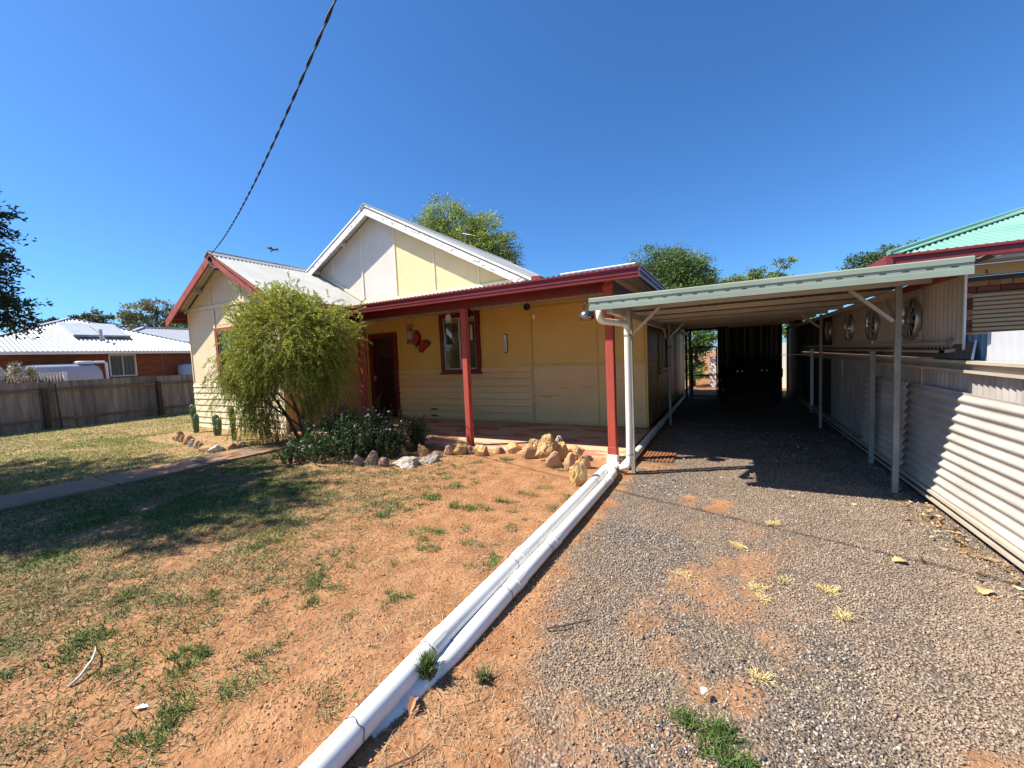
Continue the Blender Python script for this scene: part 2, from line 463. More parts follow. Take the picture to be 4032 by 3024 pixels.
def leaves(pos, dirs, length, width, cols, curl=0.15):
    """kite-shaped leaves: 4 verts, 2 tris each"""
    n = len(pos)
    d = norm(dirs)
    rnd = norm(RNG.normal(size=(n, 3)))
    side = norm(np.cross(d, rnd)); nn = np.cross(side, d)
    L = np.asarray(length).reshape(-1, 1) * np.ones((n, 1)); W = np.asarray(width).reshape(-1, 1) * np.ones((n, 1))
    p0 = pos; p1 = pos + d * L * .45 + side * W * .5 + nn * L * curl * .5
    p2 = pos + d * L; p3 = pos + d * L * .45 - side * W * .5 + nn * L * curl * .5
    v = np.stack([p0, p1, p2, p3], 1).reshape(-1, 3)
    b = np.arange(n)[:, None] * 4
    f = np.concatenate([b + np.array([[0, 1, 2]]), b + np.array([[0, 2, 3]])], 1).reshape(-1, 3)
    return v, f, np.repeat(cols, 4, axis=0)

def mixcol(c1, c2, t, jit=.12):
    t = np.clip(t, 0, 1).reshape(-1, 1)
    c = np.array(c1) * (1 - t) + np.array(c2) * t
    return np.clip(c * (1 + RNG.normal(size=(len(t), 1)) * jit), 0.003, .95)

# ---------------------------------------------------------------- ground
def hgt(x, y):
    soil = np.clip((-1.15 - x) / .5, 0, 1)
    far = np.clip((np.abs(x) + np.abs(y)) / 40, 0, 1)
    h = (fbm(x, y, 1.3, 3) - .5) * .05 * soil + (fbm(x, y, 6, 9) - .5) * (.022 * soil + .008)
    h = h + (fbm(x, y, 18, 5, 3) - .5) * .012 * soil
    h = h - .006
    # raised planting beds
    bed = np.exp(-(((x + 5.0) / 1.2) ** 2 + ((y - 4.4) / .7) ** 2) * 1.2) * .09
    bed2 = np.exp(-(((x + 9.7) / 1.2) ** 2 + ((y - 4.6) / .5) ** 2) * 1.2) * .05
    # dips beside the pipes
    return (h + bed + bed2) * (1 - far * .9)

xs = np.concatenate([[-400, -200, -100, -60, -40], np.arange(-30, -13, 1.0), np.arange(-13, -8, .12), np.arange(-8, 2.2, .045), np.arange(2.2, 6, .3), [8, 12, 20, 40, 80, 200, 400]])
ys = np.concatenate([[-300, -100, -40, -15, -6, -2], np.arange(0, 5.6, .045), np.arange(5.6, 9, .12), np.arange(9, 20, .5), [22, 30, 45, 80, 160, 300, 600]])
gx, gy = np.meshgrid(xs, ys)
gz = hgt(gx, gy)
nx, ny = len(xs), len(ys)
gv = np.stack([gx.ravel(), gy.ravel(), gz.ravel()], 1)
ii, jj = np.meshgrid(np.arange(nx - 1), np.arange(ny - 1))
a = (jj * nx + ii).ravel()
gf = np.concatenate([np.stack([a, a + 1, a + nx + 1], 1), np.stack([a, a + nx + 1, a + nx], 1)])

def ground_mat():
    m = bpy.data.materials.new("red_soil_and_gravel")
    m.use_nodes = True
    N, L = m.node_tree.nodes, m.node_tree.links
    b = N["Principled BSDF"]
    b.inputs["Roughness"].default_value = .9
    b.inputs["Specular IOR Level"].default_value = .2
    geo = N.new("ShaderNodeNewGeometry")
    P = geo.outputs["Position"]
    sx = N.new("ShaderNodeSeparateXYZ"); L.new(P, sx.inputs[0])
    def noise(sc, det=6, ro=.6, vec=P):
        n = N.new("ShaderNodeTexNoise"); n.inputs["Scale"].default_value = sc
        n.inputs["Detail"].default_value = det; n.inputs["Roughness"].default_value = ro
        L.new(vec, n.inputs["Vector"]); return n.outputs["Fac"]
    def math_(op, a_, b_=None, clamp=False):
        n = N.new("ShaderNodeMath"); n.operation = op; n.use_clamp = clamp
        for i, q in enumerate((a_, b_)):
            if q is None: continue
            if isinstance(q, (int, float)): n.inputs[i].default_value = q
            else: L.new(q, n.inputs[i])
        return n.outputs[0]
    def rng(v, a0, a1, b0=0.0, b1=1.0):
        n = N.new("ShaderNodeMapRange"); n.interpolation_type = 'SMOOTHSTEP'
        n.inputs[1].default_value = a0; n.inputs[2].default_value = a1
        n.inputs[3].default_value = b0; n.inputs[4].default_value = b1
        L.new(v, n.inputs[0]); return n.outputs[0]
    def mix(f, a_, b_):
        n = N.new("ShaderNodeMix"); n.data_type = 'RGBA'
        if isinstance(f, (int, float)): n.inputs[0].default_value = f
        else: L.new(f, n.inputs[0])
        for i, q in ((6, a_), (7, b_)):
            if isinstance(q, tuple): n.inputs[i].default_value = rgb(q)
            else: L.new(q, n.inputs[i])
        return n.outputs[2]
    big = noise(.9); mid = noise(5); fine = noise(40, 4); vf = noise(150, 3)
    soil = mix(rng(mid, .35, .65), (0.30, 0.135, 0.056), (0.42, 0.215, 0.10))
    soil = mix(rng(fine, .52, .70), soil, (0.20, 0.095, 0.045))
    soil = mix(rng(vf, .60, .68), soil, (0.50, 0.33, 0.19))
    # thin grass thatch on the lawn: grows with distance to the left
    lx = rng(sx.outputs["X"], -2.4, -6.5)
    lawnf = math_('MULTIPLY', lx, rng(noise(1.7), .38, .60))
    far = rng(sx.outputs["X"], -7.6, -8.6)
    lawnf = math_('MAXIMUM', lawnf, math_('MULTIPLY', far, .9))
    thatch = mix(rng(noise(26, 5), .42, .58), (0.22, 0.17, 0.07), (0.42, 0.34, 0.17))
    soil2 = mix(math_('MULTIPLY', lawnf, rng(noise(14, 5, .7), .40, .60)), soil, thatch)
    # gravel
    vo = N.new("ShaderNodeTexVoronoi"); vo.inputs["Scale"].default_value = 80; L.new(P, vo.inputs["Vector"])
    hv = N.new("ShaderNodeSeparateColor"); L.new(vo.outputs["Color"], hv.inputs[0])
    cr = N.new("ShaderNodeValToRGB")
    els = cr.color_ramp.elements
    els[0].position = 0; els[0].color = (0.085, 0.075, 0.066, 1)
    els[1].position = 1; els[1].color = (0.46, 0.39, 0.30, 1)
    for p_, c_ in ((.35, (0.15, 0.13, 0.115)), (.6, (0.23, 0.19, 0.155)), (.85, (0.33, 0.27, 0.21))):
        e_ = els.new(p_); e_.color = rgb(c_)
    L.new(hv.outputs[0], cr.inputs[0])
    grav = mix(rng(vo.outputs["Distance"], .30, .75, 0, .75), cr.outputs[0], (0.17, 0.105, 0.062))
    dusty = rng(noise(1.1, 6, .65), .50, .70)
    grav = mix(math_('MULTIPLY', dusty, .55), grav, (0.42, 0.30, 0.20))
    # where the gravel lies
    edge = math_('ADD', sx.outputs["X"], math_('MULTIPLY', math_('SUBTRACT', noise(2.2, 6, .65), .5), .9))
    yb = rng(sx.outputs["Y"], 2.7, .8, 0, .42)
    ge = math_('SUBTRACT', edge, yb)
    gm = rng(ge, -1.12, -.92)
    # sandy strip between the wheel tracks and by the bottom right
    sx2 = math_('ABSOLUTE', math_('ADD', sx.outputs["X"], math_('MULTIPLY', math_('SUBTRACT', sx.outputs["Y"], 3.0), -.16)))
    strip = math_('SUBTRACT', 1.0, rng(math_('ADD', sx2, math_('MULTIPLY', math_('SUBTRACT', noise(3, 6, .7), .5), .9)), .2, .5))
    strip = math_('MULTIPLY', strip, rng(sx.outputs["Y"], 4.3, 3.0))
    strip = math_('MULTIPLY', strip, rng(noise(2.6, 5), .44, .56))
    gm = math_('MULTIPLY', gm, math_('SUBTRACT', 1.0, math_('MULTIPLY', strip, .72)), True)
    # small bare sand patches
    pt = None
    for (px, py_, r_) in ((-.34, 4.22, .10), (-.33, 4.02, .10), (-.06, 4.17, .13), (-.10, 4.0, .15), (-.75, 5.2, .25), (.9, 1.7, .3)):
        vm = N.new("ShaderNodeVectorMath"); vm.operation = 'DISTANCE'
        L.new(P, vm.inputs[0]); vm.inputs[1].default_value = (px, py_, 0)
        q = math_('SUBTRACT', 1.0, rng(math_('ADD', vm.outputs["Value"], math_('MULTIPLY', math_('SUBTRACT', noise(9), .5), .22)), r_ * .7, r_))
        pt = q if pt is None else math_('MAXIMUM', pt, q)
    gm = math_('MULTIPLY', gm, math_('SUBTRACT', 1.0, math_('MULTIPLY', pt, .8)), True)
    gm = math_('MULTIPLY', gm, rng(sx.outputs["Y"], 14.5, 13.5))
    col = mix(gm, soil2, grav)
    L.new(col, b.inputs["Base Color"])
    bp = N.new("ShaderNodeBump"); bp.inputs["Strength"].default_value = .9; bp.inputs["Distance"].default_value = .014
    gh = math_('SUBTRACT', 1.0, vo.outputs["Distance"])
    sh = math_('ADD', math_('MULTIPLY', fine, 1.2), math_('MULTIPLY', mid, 1.0))
    hm = N.new("ShaderNodeMix"); L.new(gm, hm.inputs[0]); L.new(sh, hm.inputs[2]); L.new(gh, hm.inputs[3])
    L.new(hm.outputs[0], bp.inputs["Height"])
    L.new(bp.outputs[0], b.inputs["Normal"])
    return m
MT['ground'] = ground_mat()
g = fast_mesh("ground", gv, gf, 'ground', smooth=True)
g["kind"] = "structure"

# concrete path towards the front door: separate slabs
seg = [(-1.2, -.2), (-.18, .95), (.97, 2.05), (2.07, 3.1), (3.12, 4.05), (4.07, 5.12)]
proot = tag(bpy.data.objects.new("path", None), None, None, None, "structure")
C.objects.link(proot)
for i, (y0, y1) in enumerate(seg):
    xl0, xl1 = -7.85 + .04 * y0, -7.85 + .04 * y1
    dz = .012 + .012 * ((i * 37) % 5) / 5
    b_ = MB()
    n = 9
    lft = [(xl0 + (xl1 - xl0) * k / n + .012 * math.sin(k * 3.1 + i), y0 + (y1 - y0) * k / n) for k in range(n + 1)]
    rgt = [(xl0 + .80 + (xl1 - xl0) * k / n + .012 * math.sin(k * 2.3 + i), y0 + (y1 - y0) * k / n) for k in range(n, -1, -1)]
    b_.prism([(x, y, -.06) for x, y in lft + rgt], (0, 0, .085 + dz))
    b_.build("path_slab", 'concrete_path', proot, bevel=.006)

# verandah slab
MB().box(-8.47, -1.25, 5.30, 7.70, -.05, .045).build("verandah_floor", 'slab', kind="structure", bevel=.01)

# ================================================================ THE COTTAGE
house = thing("fibro_cottage", (-7, 7.6, 0), "cream and yellow fibro cottage with maroon trim, two front gables and a verandah", "house")
FY = 7.62
# dark cores so that nothing is seen through the walls
MB().box(-12.1, -1.5, 8.0, 14.7, 0, 2.42).build("interior_core", 'dark', house)
# ---- facade under the verandah
w = MB()
w.box(-8.48, -8.22, FY + .012, FY + .10, 0, 2.60); w.box(-7.46, -5.88, FY + .012, FY + .10, 0, 2.60)
w.box(-5.88, -4.98, FY + .012, FY + .10, 0, 1.22); w.box(-5.88, -4.98, FY + .012, FY + .10, 2.42, 2.60)
w.box(-4.98, -1.35, FY + .012, FY + .10, 0, 2.60); w.box(-8.22, -7.46, FY + .012, FY + .10, 2.10, 2.60)
w.build("wall", 'ytrim', house)
def panel(x0, x1, z0, z1, m, y=FY, nm="wall_panel", d=.012):
    return MB().box(x0, x1, y, y + d, z0, z1).build(nm, m, house, bevel=.003)
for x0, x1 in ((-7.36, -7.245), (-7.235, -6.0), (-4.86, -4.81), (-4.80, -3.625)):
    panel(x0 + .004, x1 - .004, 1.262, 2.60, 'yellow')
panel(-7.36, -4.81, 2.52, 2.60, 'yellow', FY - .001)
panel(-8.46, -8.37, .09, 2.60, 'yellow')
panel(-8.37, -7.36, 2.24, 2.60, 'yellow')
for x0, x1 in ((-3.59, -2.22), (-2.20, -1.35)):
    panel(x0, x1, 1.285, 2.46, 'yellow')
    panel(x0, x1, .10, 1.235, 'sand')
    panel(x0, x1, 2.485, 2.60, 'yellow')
# rails, battens
def batten(x0, x1, z0, z1, m='ytrim', y=FY - .014, nm="batten", d=.02):
    return MB().box(x0, x1, y, y + d, z0, z1).build(nm, m, house, bevel=.003)
batten(-3.635, -3.60, .09, 1.25, 'board')
batten(-3.635, -3.60, 1.252, 2.60)
batten(-3.598, -1.377, 1.245, 1.28, 'board')
batten(-3.60, -1.36, 2.462, 2.482)
batten(-1.375, -1.335, .09, 1.25, 'board', y=FY - .018)
batten(-1.375, -1.335, 1.252, 2.60, y=FY - .018)
batten(-7.26, -7.22, 1.262, 2.60, y=FY - .008)
batten(-4.83, -4.795, 1.262, 2.60, y=FY - .008)
batten(-6.02, -5.985, 1.262, 2.60, y=FY - .008)
for x0, x1 in ((-7.36, -3.64),):
    zz = [.10, .25, .40, .55, .70, .84, 1.0, 1.14, 1.255]
    for k in range(len(zz) - 1):
        z0, z1 = zz[k], zz[k + 1]
        b_ = MB()
        b_.prism([(x0, FY + .012, z0), (x0, FY - .026, z0 + .004), (x0, FY - .003, z1 - .004), (x0, FY + .012, z1 - .004)], (x1 - x0, 0, 0))
        b_.build("weatherboard", 'board', house)
batten(-7.36, -1.35, .05, .10, 'board', y=FY - .012, nm="base_strip")
for x_, w_, z_ in ((-3.02, .20, .79), (-2.58, .26, .80)):
    MB().box(x_, x_ + w_, FY - .001, FY + .002, z_, z_ + .008).build("scuff_mark", 'rust', house)
# base vents
for z0 in (.115, .27):
    v_ = MB().box(-6.37, -6.17, FY - .024, FY - .010, z0, z0 + .035).build("wall_vent", 'black', house)

def window(x0, x1, z0, z1, y, parent, frame_m, ax='x', face=-1, fw=.10, curt='curtain', mull=True, sill=True):
    """x0..x1 outer edges. ax 'x': window lies in an x-z plane at y, facing -y. ax 'y': lies in y-z plane at x=y, facing +x/-x by face"""
    def bx(a0, a1, d0, d1, q0, q1):
        if ax == 'x': return MB().box(a0, a1, y + d0, y + d1, q0, q1)
        lo, hi = sorted((y - face * d0, y - face * d1))
        return MB().box(lo, hi, a0, a1, q0, q1)
    f = MB()
    for m_ in (bx(x0, x0 + fw, -.035, .04, z0, z1), bx(x1 - fw, x1, -.035, .04, z0, z1), bx(x0 + fw, x1 - fw, -.035, .04, z1 - fw, z1), bx(x0 + fw, x1 - fw, -.035, .04, z0, z0 + fw)):
        f.add(m_.v, m_.f)
    fo = f.build("window", frame_m, parent, bevel=.004)
    if sill: bx(x0 - .03, x1 + .03, -.065, .0, z0 - .012, z0 + .022).build("sill", frame_m, fo)
    i0, i1, k0, k1 = x0 + fw, x1 - fw, z0 + fw, z1 - fw
    s_ = MB(); t = .026
    for m_ in (bx(i0, i0 + t, -.005, .02, k0, k1), bx(i1 - t, i1, -.005, .02, k0, k1), bx(i0 + t, i1 - t, -.005, .02, k1 - t, k1), bx(i0 + t, i1 - t, -.005, .02, k0, k0 + t)):
        s_.add(m_.v, m_.f)
    mid = (i0 + i1) / 2
    if mull:
        q = bx(mid - t * .7, mid + t * .7, -.008, .022, k0 + t, k1 - t); s_.add(q.v, q.f)
    s_.build("sash", 'glassframe', fo)
    for a0, a1, dd in (((i0 + t, mid - t * .7, 0.004), (mid + t * .7, i1 - t, 0.010)) if mull else ((i0 + t, i1 - t, .005),)):
        bx(a0, a1, dd, dd + .003, k0 + t, k1 - t).build("pane", 'glass', fo)
    # pleated curtain behind
    cu = MB()
    n = int((i1 - i0) / .018)
    vs = []
    for i in range(n + 1):
        a_ = i0 - .01 + (i1 - i0 + .02) * i / n
        d_ = .055 + .018 * math.sin(i * .9) + .008 * math.sin(i * 2.3)
        for q in (k0 - .01, k1 + .01):
            vs.append((a_, y + d_, q) if ax == 'x' else (y - face * d_, a_, q))
    cu.add(vs, [(2 * i, 2 * i + 2, 2 * i + 3, 2 * i + 1) for i in range(n)])
    cu.build("curtain", curt, fo)
    bx(i0 - .03, i1 + .03, .16, .18, k0 - .03, k1 + .03).build("reveal", 'dark', fo)
    return fo
window(-5.975, -4.875, 1.13, 2.51, FY - .01, house, 'red')

# front door with screen
d = MB()
d.box(-8.36, -8.22, FY - .03, FY + .05, .045, 2.21).box(-7.48, -7.365, FY - .03, FY + .05, .045, 2.21).box(-8.22, -7.48, FY - .03, FY + .05, 2.09, 2.21)
door = d.build("front_door", 'red', house, bevel=.004)
d = MB()
d.box(-8.215, -8.16, FY + .002, FY + .03, .10, 2.085).box(-7.54, -7.485, FY + .002, FY + .03, .10, 2.085).box(-8.16, -7.54, FY + .002, FY + .03, 2.0, 2.085).box(-8.16, -7.54, FY + .002, FY + .03, .10, .22)
d.build("screen_frame", 'doordark', door)
MB().box(-8.16, -7.54, FY + .02, FY + .025, .22, 2.0).build("door_leaf", 'doordark', door)
dm = MB()
x0, x1, z0, z1 = -8.05, -7.56, .24, 1.60
nx_, nz_ = 9, 20
for i in range(nx_):
    for j in range(nz_):
        cx = x0 + (i + .5 + (.5 if j % 2 else 0)) * (x1 - x0) / (nx_ + .5); cz = z0 + (j + .5) * (z1 - z0) / nz_
        a_, c_ = .026, .062
        pts = [(cx, cz - c_), (cx + a_, cz), (cx, cz + c_), (cx - a_, cz)]
        for k in range(4):
            p, q = pts[k], pts[(k + 1) % 4]
            dm.beam((p[0], FY + .006, p[1]), (q[0], FY + .006, q[1]), .007, .006, (0, 1, 0))
dm.build("screen_grille", 'mesh', door, kind="stuff")
MB().box(-8.20, -8.17, FY - .03, FY + .002, 1.0, 1.12).build("door_handle", 'hubrim', door)

# ---- right side wall along the carport
sw = MB().box(-1.35, -1.318, FY, 14.8, .05, 2.5).build("side_wall", 'ytrim', house)
ys_ = [7.64, 8.95, 10.45, 11.95, 13.25, 14.5, 14.78]
for i in range(len(ys_) - 1):
    y0, y1 = ys_[i], ys_[i + 1]
    for z0, z1 in ((.10, 1.24), (1.275, 2.46)):
        if i == 1:
            z0, z1 = (.10, .95) if z0 < 1 else (2.12, 2.46)
        MB().box(-1.318, -1.306, y0 + .006, y1 - .006, z0, z1).build("side_panel", 'sidewall', house)
for y in ys_[:-1]:
    MB().box(-1.318, -1.296, y - .018, y + .018, .06, 2.47).build("batten", 'ytrim', house)
MB().box(-1.316, -1.290, 7.66, 8.93, 1.242, 1.272).build("batten", 'ytrim', house)
MB().box(-1.316, -1.290, 10.47, 14.78, 1.242, 1.272).build("batten", 'ytrim', house)
window(9.0, 10.4, .97, 2.10, -1.318, house, 'red', ax='y', face=1, fw=.09)

# ---- front wing
WY = 5.3
WX0, WX1 = -12.30, -8.48
wm = MB()
# front wall as gable polygon, with window opening made of blocks
wz = lambda x: 4.07 - .56 * abs(x + 10.39)
wm.prism([(WX0, WY + .012, .0), (-11.0 + .08, WY + .012, 0), (-11.0 + .08, WY + .012, wz(-10.92)), (WX0, WY + .012, wz(WX0))], (0, .09, 0))
wm.prism([(-9.94, WY + .012, 0), (WX1, WY + .012, 0), (WX1, WY + .012, wz(WX1)), (-9.94, WY + .012, wz(-9.94))], (0, .09, 0))
wm.prism([(-10.92, WY + .012, 0), (-9.94, WY + .012, 0), (-9.94, WY + .012, 1.22), (-10.92, WY + .012, 1.22)], (0, .09, 0))
wm.prism([(-10.92, WY + .012, 2.38), (-9.94, WY + .012, 2.38), (-9.94, WY + .012, wz(-9.94)), (-10.39, WY + .012, wz(-10.39)), (-10.92, WY + .012, wz(-10.92))], (0, .09, 0))
wm.box(WX0, WX0 + .08, WY + .1, 7.9, 0, 2.9)
wm.build("wing_wall", 'trim', house)
MB().box(WX0 + .15, WX1 - .15, WY + .55, 7.9, 0, 2.9).build("interior_core", 'dark', house)
def wpanel(x0, x1, z0, z1=None, nm="wing_panel", m='cream'):
    ps = [(x0, z0), (x1, z0)]
    if z1 is not None: ps += [(x1, z1), (x0, z1)]
    else:
        ps += [(x1, wz(x1) - .01)]
        if x0 < -10.39 < x1: ps += [(-10.39, wz(-10.39) - .01)]
        ps += [(x0, wz(x0) - .01)]
    return MB().prism([(x, WY, z) for x, z in ps], (0, .012, 0)).build(nm, m, house)
for x0, x1 in ((-12.27, -11.10), (-11.07, -9.83), (-9.80, -8.51)):
    wpanel(x0, x1, 3.06)
wpanel(-12.27, -11.10, 1.15, 2.945)
wpanel(-10.98, -9.87, 2.47, 2.945)
wpanel(-9.80, -8.51, 1.15, 2.945)
def wb(x0, x1, z0, z1, m='trim', d=.028):
    MB().box(x0, x1, WY - .018, WY - .018 + d, z0, z1).build("batten", m, house, bevel=.003)
wb(-12.29, -8.49, 2.955, 3.05)
for x0, x1 in ((-11.095, -11.075), (-9.825, -9.805)): wb(x0, x1, 3.055, min(wz(x0), wz(x1)) - .02)
wb(-11.09, -11.005, 2.475, 2.95); wb(-9.845, -9.805, 1.16, 2.95)
wb(-12.295, -12.26, 1.15, 2.95); wb(-8.515, -8.485, 1.15, 2.95)
zz = [.0, .13, .28, .43, .59, .745, .90, 1.045, 1.145]
for k in range(len(zz) - 1):
    z0, z1 = zz[k], zz[k + 1]
    MB().prism([(WX0 - .01, WY + .012, z0), (WX0 - .01, WY - .030, z0 + .002), (WX0 - .01, WY - .008, z1 - .006), (WX0 - .01, WY + .012, z1 - .004)], (WX1 - WX0 + .02, 0, 0)).build("weatherboard", 'wboard', house)
    MB().prism([(WX1 - .012, WY + .02, z0), (WX1 + .030, WY + .02, z0 + .002), (WX1 + .008, WY + .02, z1 - .006), (WX1 - .012, WY + .02, z1 - .004)], (0, FY - WY - .03, 0)).build("weatherboard", 'board', house)
MB().box(WX1 - .06, WX1 - .012, WY + .1, FY, 0, 2.86).build("wing_wall", 'ytrim', house)
for y0, y1 in ((WY + .03, 6.44), (6.47, FY - .02)):
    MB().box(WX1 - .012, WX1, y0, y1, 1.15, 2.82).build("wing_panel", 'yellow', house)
MB().box(WX1 - .01, WX1 + .014, 6.442, 6.468, 1.15, 2.82).build("batten", 'ytrim', house)
MB().box(WX1 - .05, WX1 + .035, WY - .035, WY + .03, 0, 2.82).build("corner_board", 'trim', house, bevel=.003)
window(-11.0, -9.85, 1.12, 2.465, WY - .01, house, 'redpeel', curt='lace')

# wing roof: two corrugated planes
sl_ = math.atan(.56); cs, sn = math.cos(sl_), math.sin(sl_)
ridge = (-10.39, 4.13)
Lr = 2.29 / cs
wr = MB()
wr.ribbed((-8.10, 5.0, 4.13 - .56 * 2.29), (0, 1, 0), 2.62, (-cs, 0, sn), (sn, 0, cs), Lr, .09, .014, seg=1)
wr.build("wing_roof", 'roofwhite', house, smooth=True)
wr = MB()
wr.ribbed((-12.68, 5.0, 4.13 - .56 * 2.29), (0, 1, 0), 2.9, (cs, 0, sn), (-sn, 0, cs), Lr, .076, .009, seg=1)
wr.build("wing_roof", 'roofwhite', house, smooth=True)
rc = MB()
rc.prism([(-10.39 - .17, 4.965, 4.13 - .075), (-10.39, 4.965, 4.13 + .035), (-10.39 + .17, 4.965, 4.13 - .075), (-10.39 + .17, 4.965, 4.13 - .088), (-10.39, 4.965, 4.13 + .018), (-10.39 - .17, 4.965, 4.13 - .088)], (0, 2.55, 0))
rc.tube([(-10.39, 4.965, 4.165), (-10.39, 7.5, 4.165)], .022, 8)
rc.build("ridge_cap", 'roofwhite', house)
def barge(x0, z0, x1, z1, y, h, m, nm="bargeboard", d=.028):
    MB().prism([(x0, y, z0), (x1, y, z1), (x1, y, z1 - h), (x0, y, z0 - h)], (0, d, 0)).build(nm, m, house, bevel=.004)
barge(-12.74, 2.79, -10.39, 4.105, 4.985, .20, 'redpeel')
barge(-10.39, 4.105, -8.04, 2.79, 4.985, .20, 'redpeel')
# inner lip of the barge and the lining under the rakes
for sgn in (-1, 1):
    a_ = Vector((-10.39, 5.03, 3.985)); b_ = Vector((-10.39 + sgn * 2.3, 5.03, 3.985 - .56 * 2.3))
    MB().beam(a_, b_, .035, .06, (0, 0, 1)).build("barge_batten", 'red', house)
    for t_ in (.48, .93):
        p = a_.lerp(b_, t_)
        MB().box(p.x - .035, p.x + .035, 5.02, 5.30, p.z - .01, p.z + .06).build("purlin_end", 'red' if t_ > .9 else 'purlin', house)
MB().box(-12.62, -12.3, 5.03, 5.30, 2.80, 2.93).build("eave_box", 'red', house)
# eave gutter and soffit of the wing, right side
def gutter_y(x, y0, y1, z0, z1, m, nm="gutter", out=1, parent=house):
    pr = [(0, z0), (.075 * out, z0 + .01), (.085 * out, z0 + (z1 - z0) * .45), (.075 * out, z0 + (z1 - z0) * .5), (.095 * out, z1 - .02), (.105 * out, z1 - .012), (.095 * out, z1), (0, z1)]
    MB().prism([(x + p, y0, z) for p, z in pr], (0, y1 - y0, 0)).build(nm, m, parent)
MB().box(-8.14, -8.10, 5.04, 7.60, 2.735, 2.865).build("fascia", 'redgut', house)
MB().box(-8.47, -8.15, 5.04, 7.60, 2.735, 2.75).build("eave_lining", 'red', house)
MB().box(-12.66, -12.62, 5.04, 7.60, 2.72, 2.86).build("fascia", 'red', house)

# ---- main gable behind
GX, GZ, GS = -7.85, 5.34, .532
gz_ = lambda x: GZ - .06 - GS * abs(x - GX)
MB().prism([(-11.9, FY + .012, 2.3), (-3.72, FY + .012, 2.3), (-3.72, FY + .012, gz_(-3.72)), (GX, FY + .012, gz_(GX)), (-11.9, FY + .012, gz_(-11.9))], (0, .1, 0)).build("gable_wall", 'trim', house)
gb = [-11.9, -10.74, -9.57, -8.41, -7.25, -6.05, -4.83, -3.74]
for i in range(len(gb) - 1):
    x0, x1 = gb[i] + .01, gb[i + 1] - .01
    ps = [(x0, 2.66), (x1, 2.66), (x1, gz_(x1) - .01)]
    if x0 < GX < x1: ps.append((GX, gz_(GX) - .01))
    ps.append((x0, gz_(x0) - .01))
    MB().prism([(x, FY - .002, z) for x, z in ps], (0, .014, 0)).build("gable_panel", 'greycream' if x1 < -7.2 else 'gyellow', house)
for x in gb[1:-1]:
    MB().box(x - .022, x + .022, FY - .02, FY + .0, 2.66, gz_(x) - .03).build("gable_batten", 'trim', house, bevel=.003)
# flashing strips: along the wing roof and above the verandah roof
MB().prism([(-10.3, FY - .03, 4.13 - .56 * .09 + .03), (-8.2, FY - .03, 4.13 - .56 * 2.19 + .03), (-8.2, FY - .03, 4.13 - .56 * 2.19 + .12), (-10.3, FY - .03, 4.13 - .56 * .09 + .12)], (0, .026, 0)).build("flashing", 'trim', house)
MB().box(-8.1, -3.7, FY - .03, FY - .004, 2.66, 3.09).build("apron_flashing", 'trim', house)
# main roof
mr = MB()
sl2 = math.atan(GS); c2, s2 = math.cos(sl2), math.sin(sl2)
for sg in (-1, 1):
    mr.ribbed((GX + sg * 4.5, 7.30, GZ - GS * 4.5), (0, 1, 0), 7.5, (-sg * c2, 0, s2), (sg * s2, 0, c2), 4.5 / c2, .076, .009, spp=4)
mr.build("main_roof", 'roofwhite', house, smooth=True)
rc = MB()
rc.prism([(GX - .17, 7.27, GZ - .065), (GX, 7.27, GZ + .05), (GX + .17, 7.27, GZ - .065), (GX + .17, 7.27, GZ - .08), (GX, 7.27, GZ + .03), (GX - .17, 7.27, GZ - .08)], (0, 7.5, 0))
rc.build("ridge_cap", 'roofwhite', house)
for sg in (-1, 1):
    e_ = GX + sg * 4.52
    z_e = GZ - GS * 4.52
    # roof edge flashing, groove, then the board
    MB().prism([(GX, 7.29, GZ + .012), (e_, 7.29, z_e + .012), (e_, 7.29, z_e - .03), (GX, 7.29, GZ - .03)], (0, .05, 0)).build("rake_flashing", 'white', house)
    MB().prism([(GX, 7.315, GZ - .032), (e_, 7.315, z_e - .032), (e_, 7.315, z_e - .075), (GX, 7.315, GZ - .075)], (0, .03, 0)).build("rake_shadow_strip", 'zinc', house)
    MB().prism([(GX, 7.30, GZ - .075), (e_ + sg * -.25, 7.30, z_e - .075 + .1375), (e_ + sg * -.25, 7.30, z_e - .22 + .1375), (GX, 7.30, GZ - .235)], (0, .03, 0)).build("bargeboard", 'peel', house, bevel=.004)
    MB().prism([(GX, 7.335, GZ - .16), (e_, 7.335, z_e - .16), (e_, 7.335, z_e - .20), (GX, 7.335, GZ - .21)], (0, .03, 0)).build("barge_batten", 'red', house)
    for t_ in (.25, .5, .72):
        x = GX + sg * 4.5 * t_
        MB().box(x - .035, x + .035, 7.34, 7.61, gz_(x) - .09, gz_(x) + .0).build("purlin_end", 'purlin', house)
MB().box(-3.40, -3.22, 7.28, 14.8, 2.88, 3.02).build("gutter", 'redgut', house)
MB().box(-3.60, -3.44, 7.34, 7.42, 2.76, 2.82).build("rafter_end", 'brickA', house)

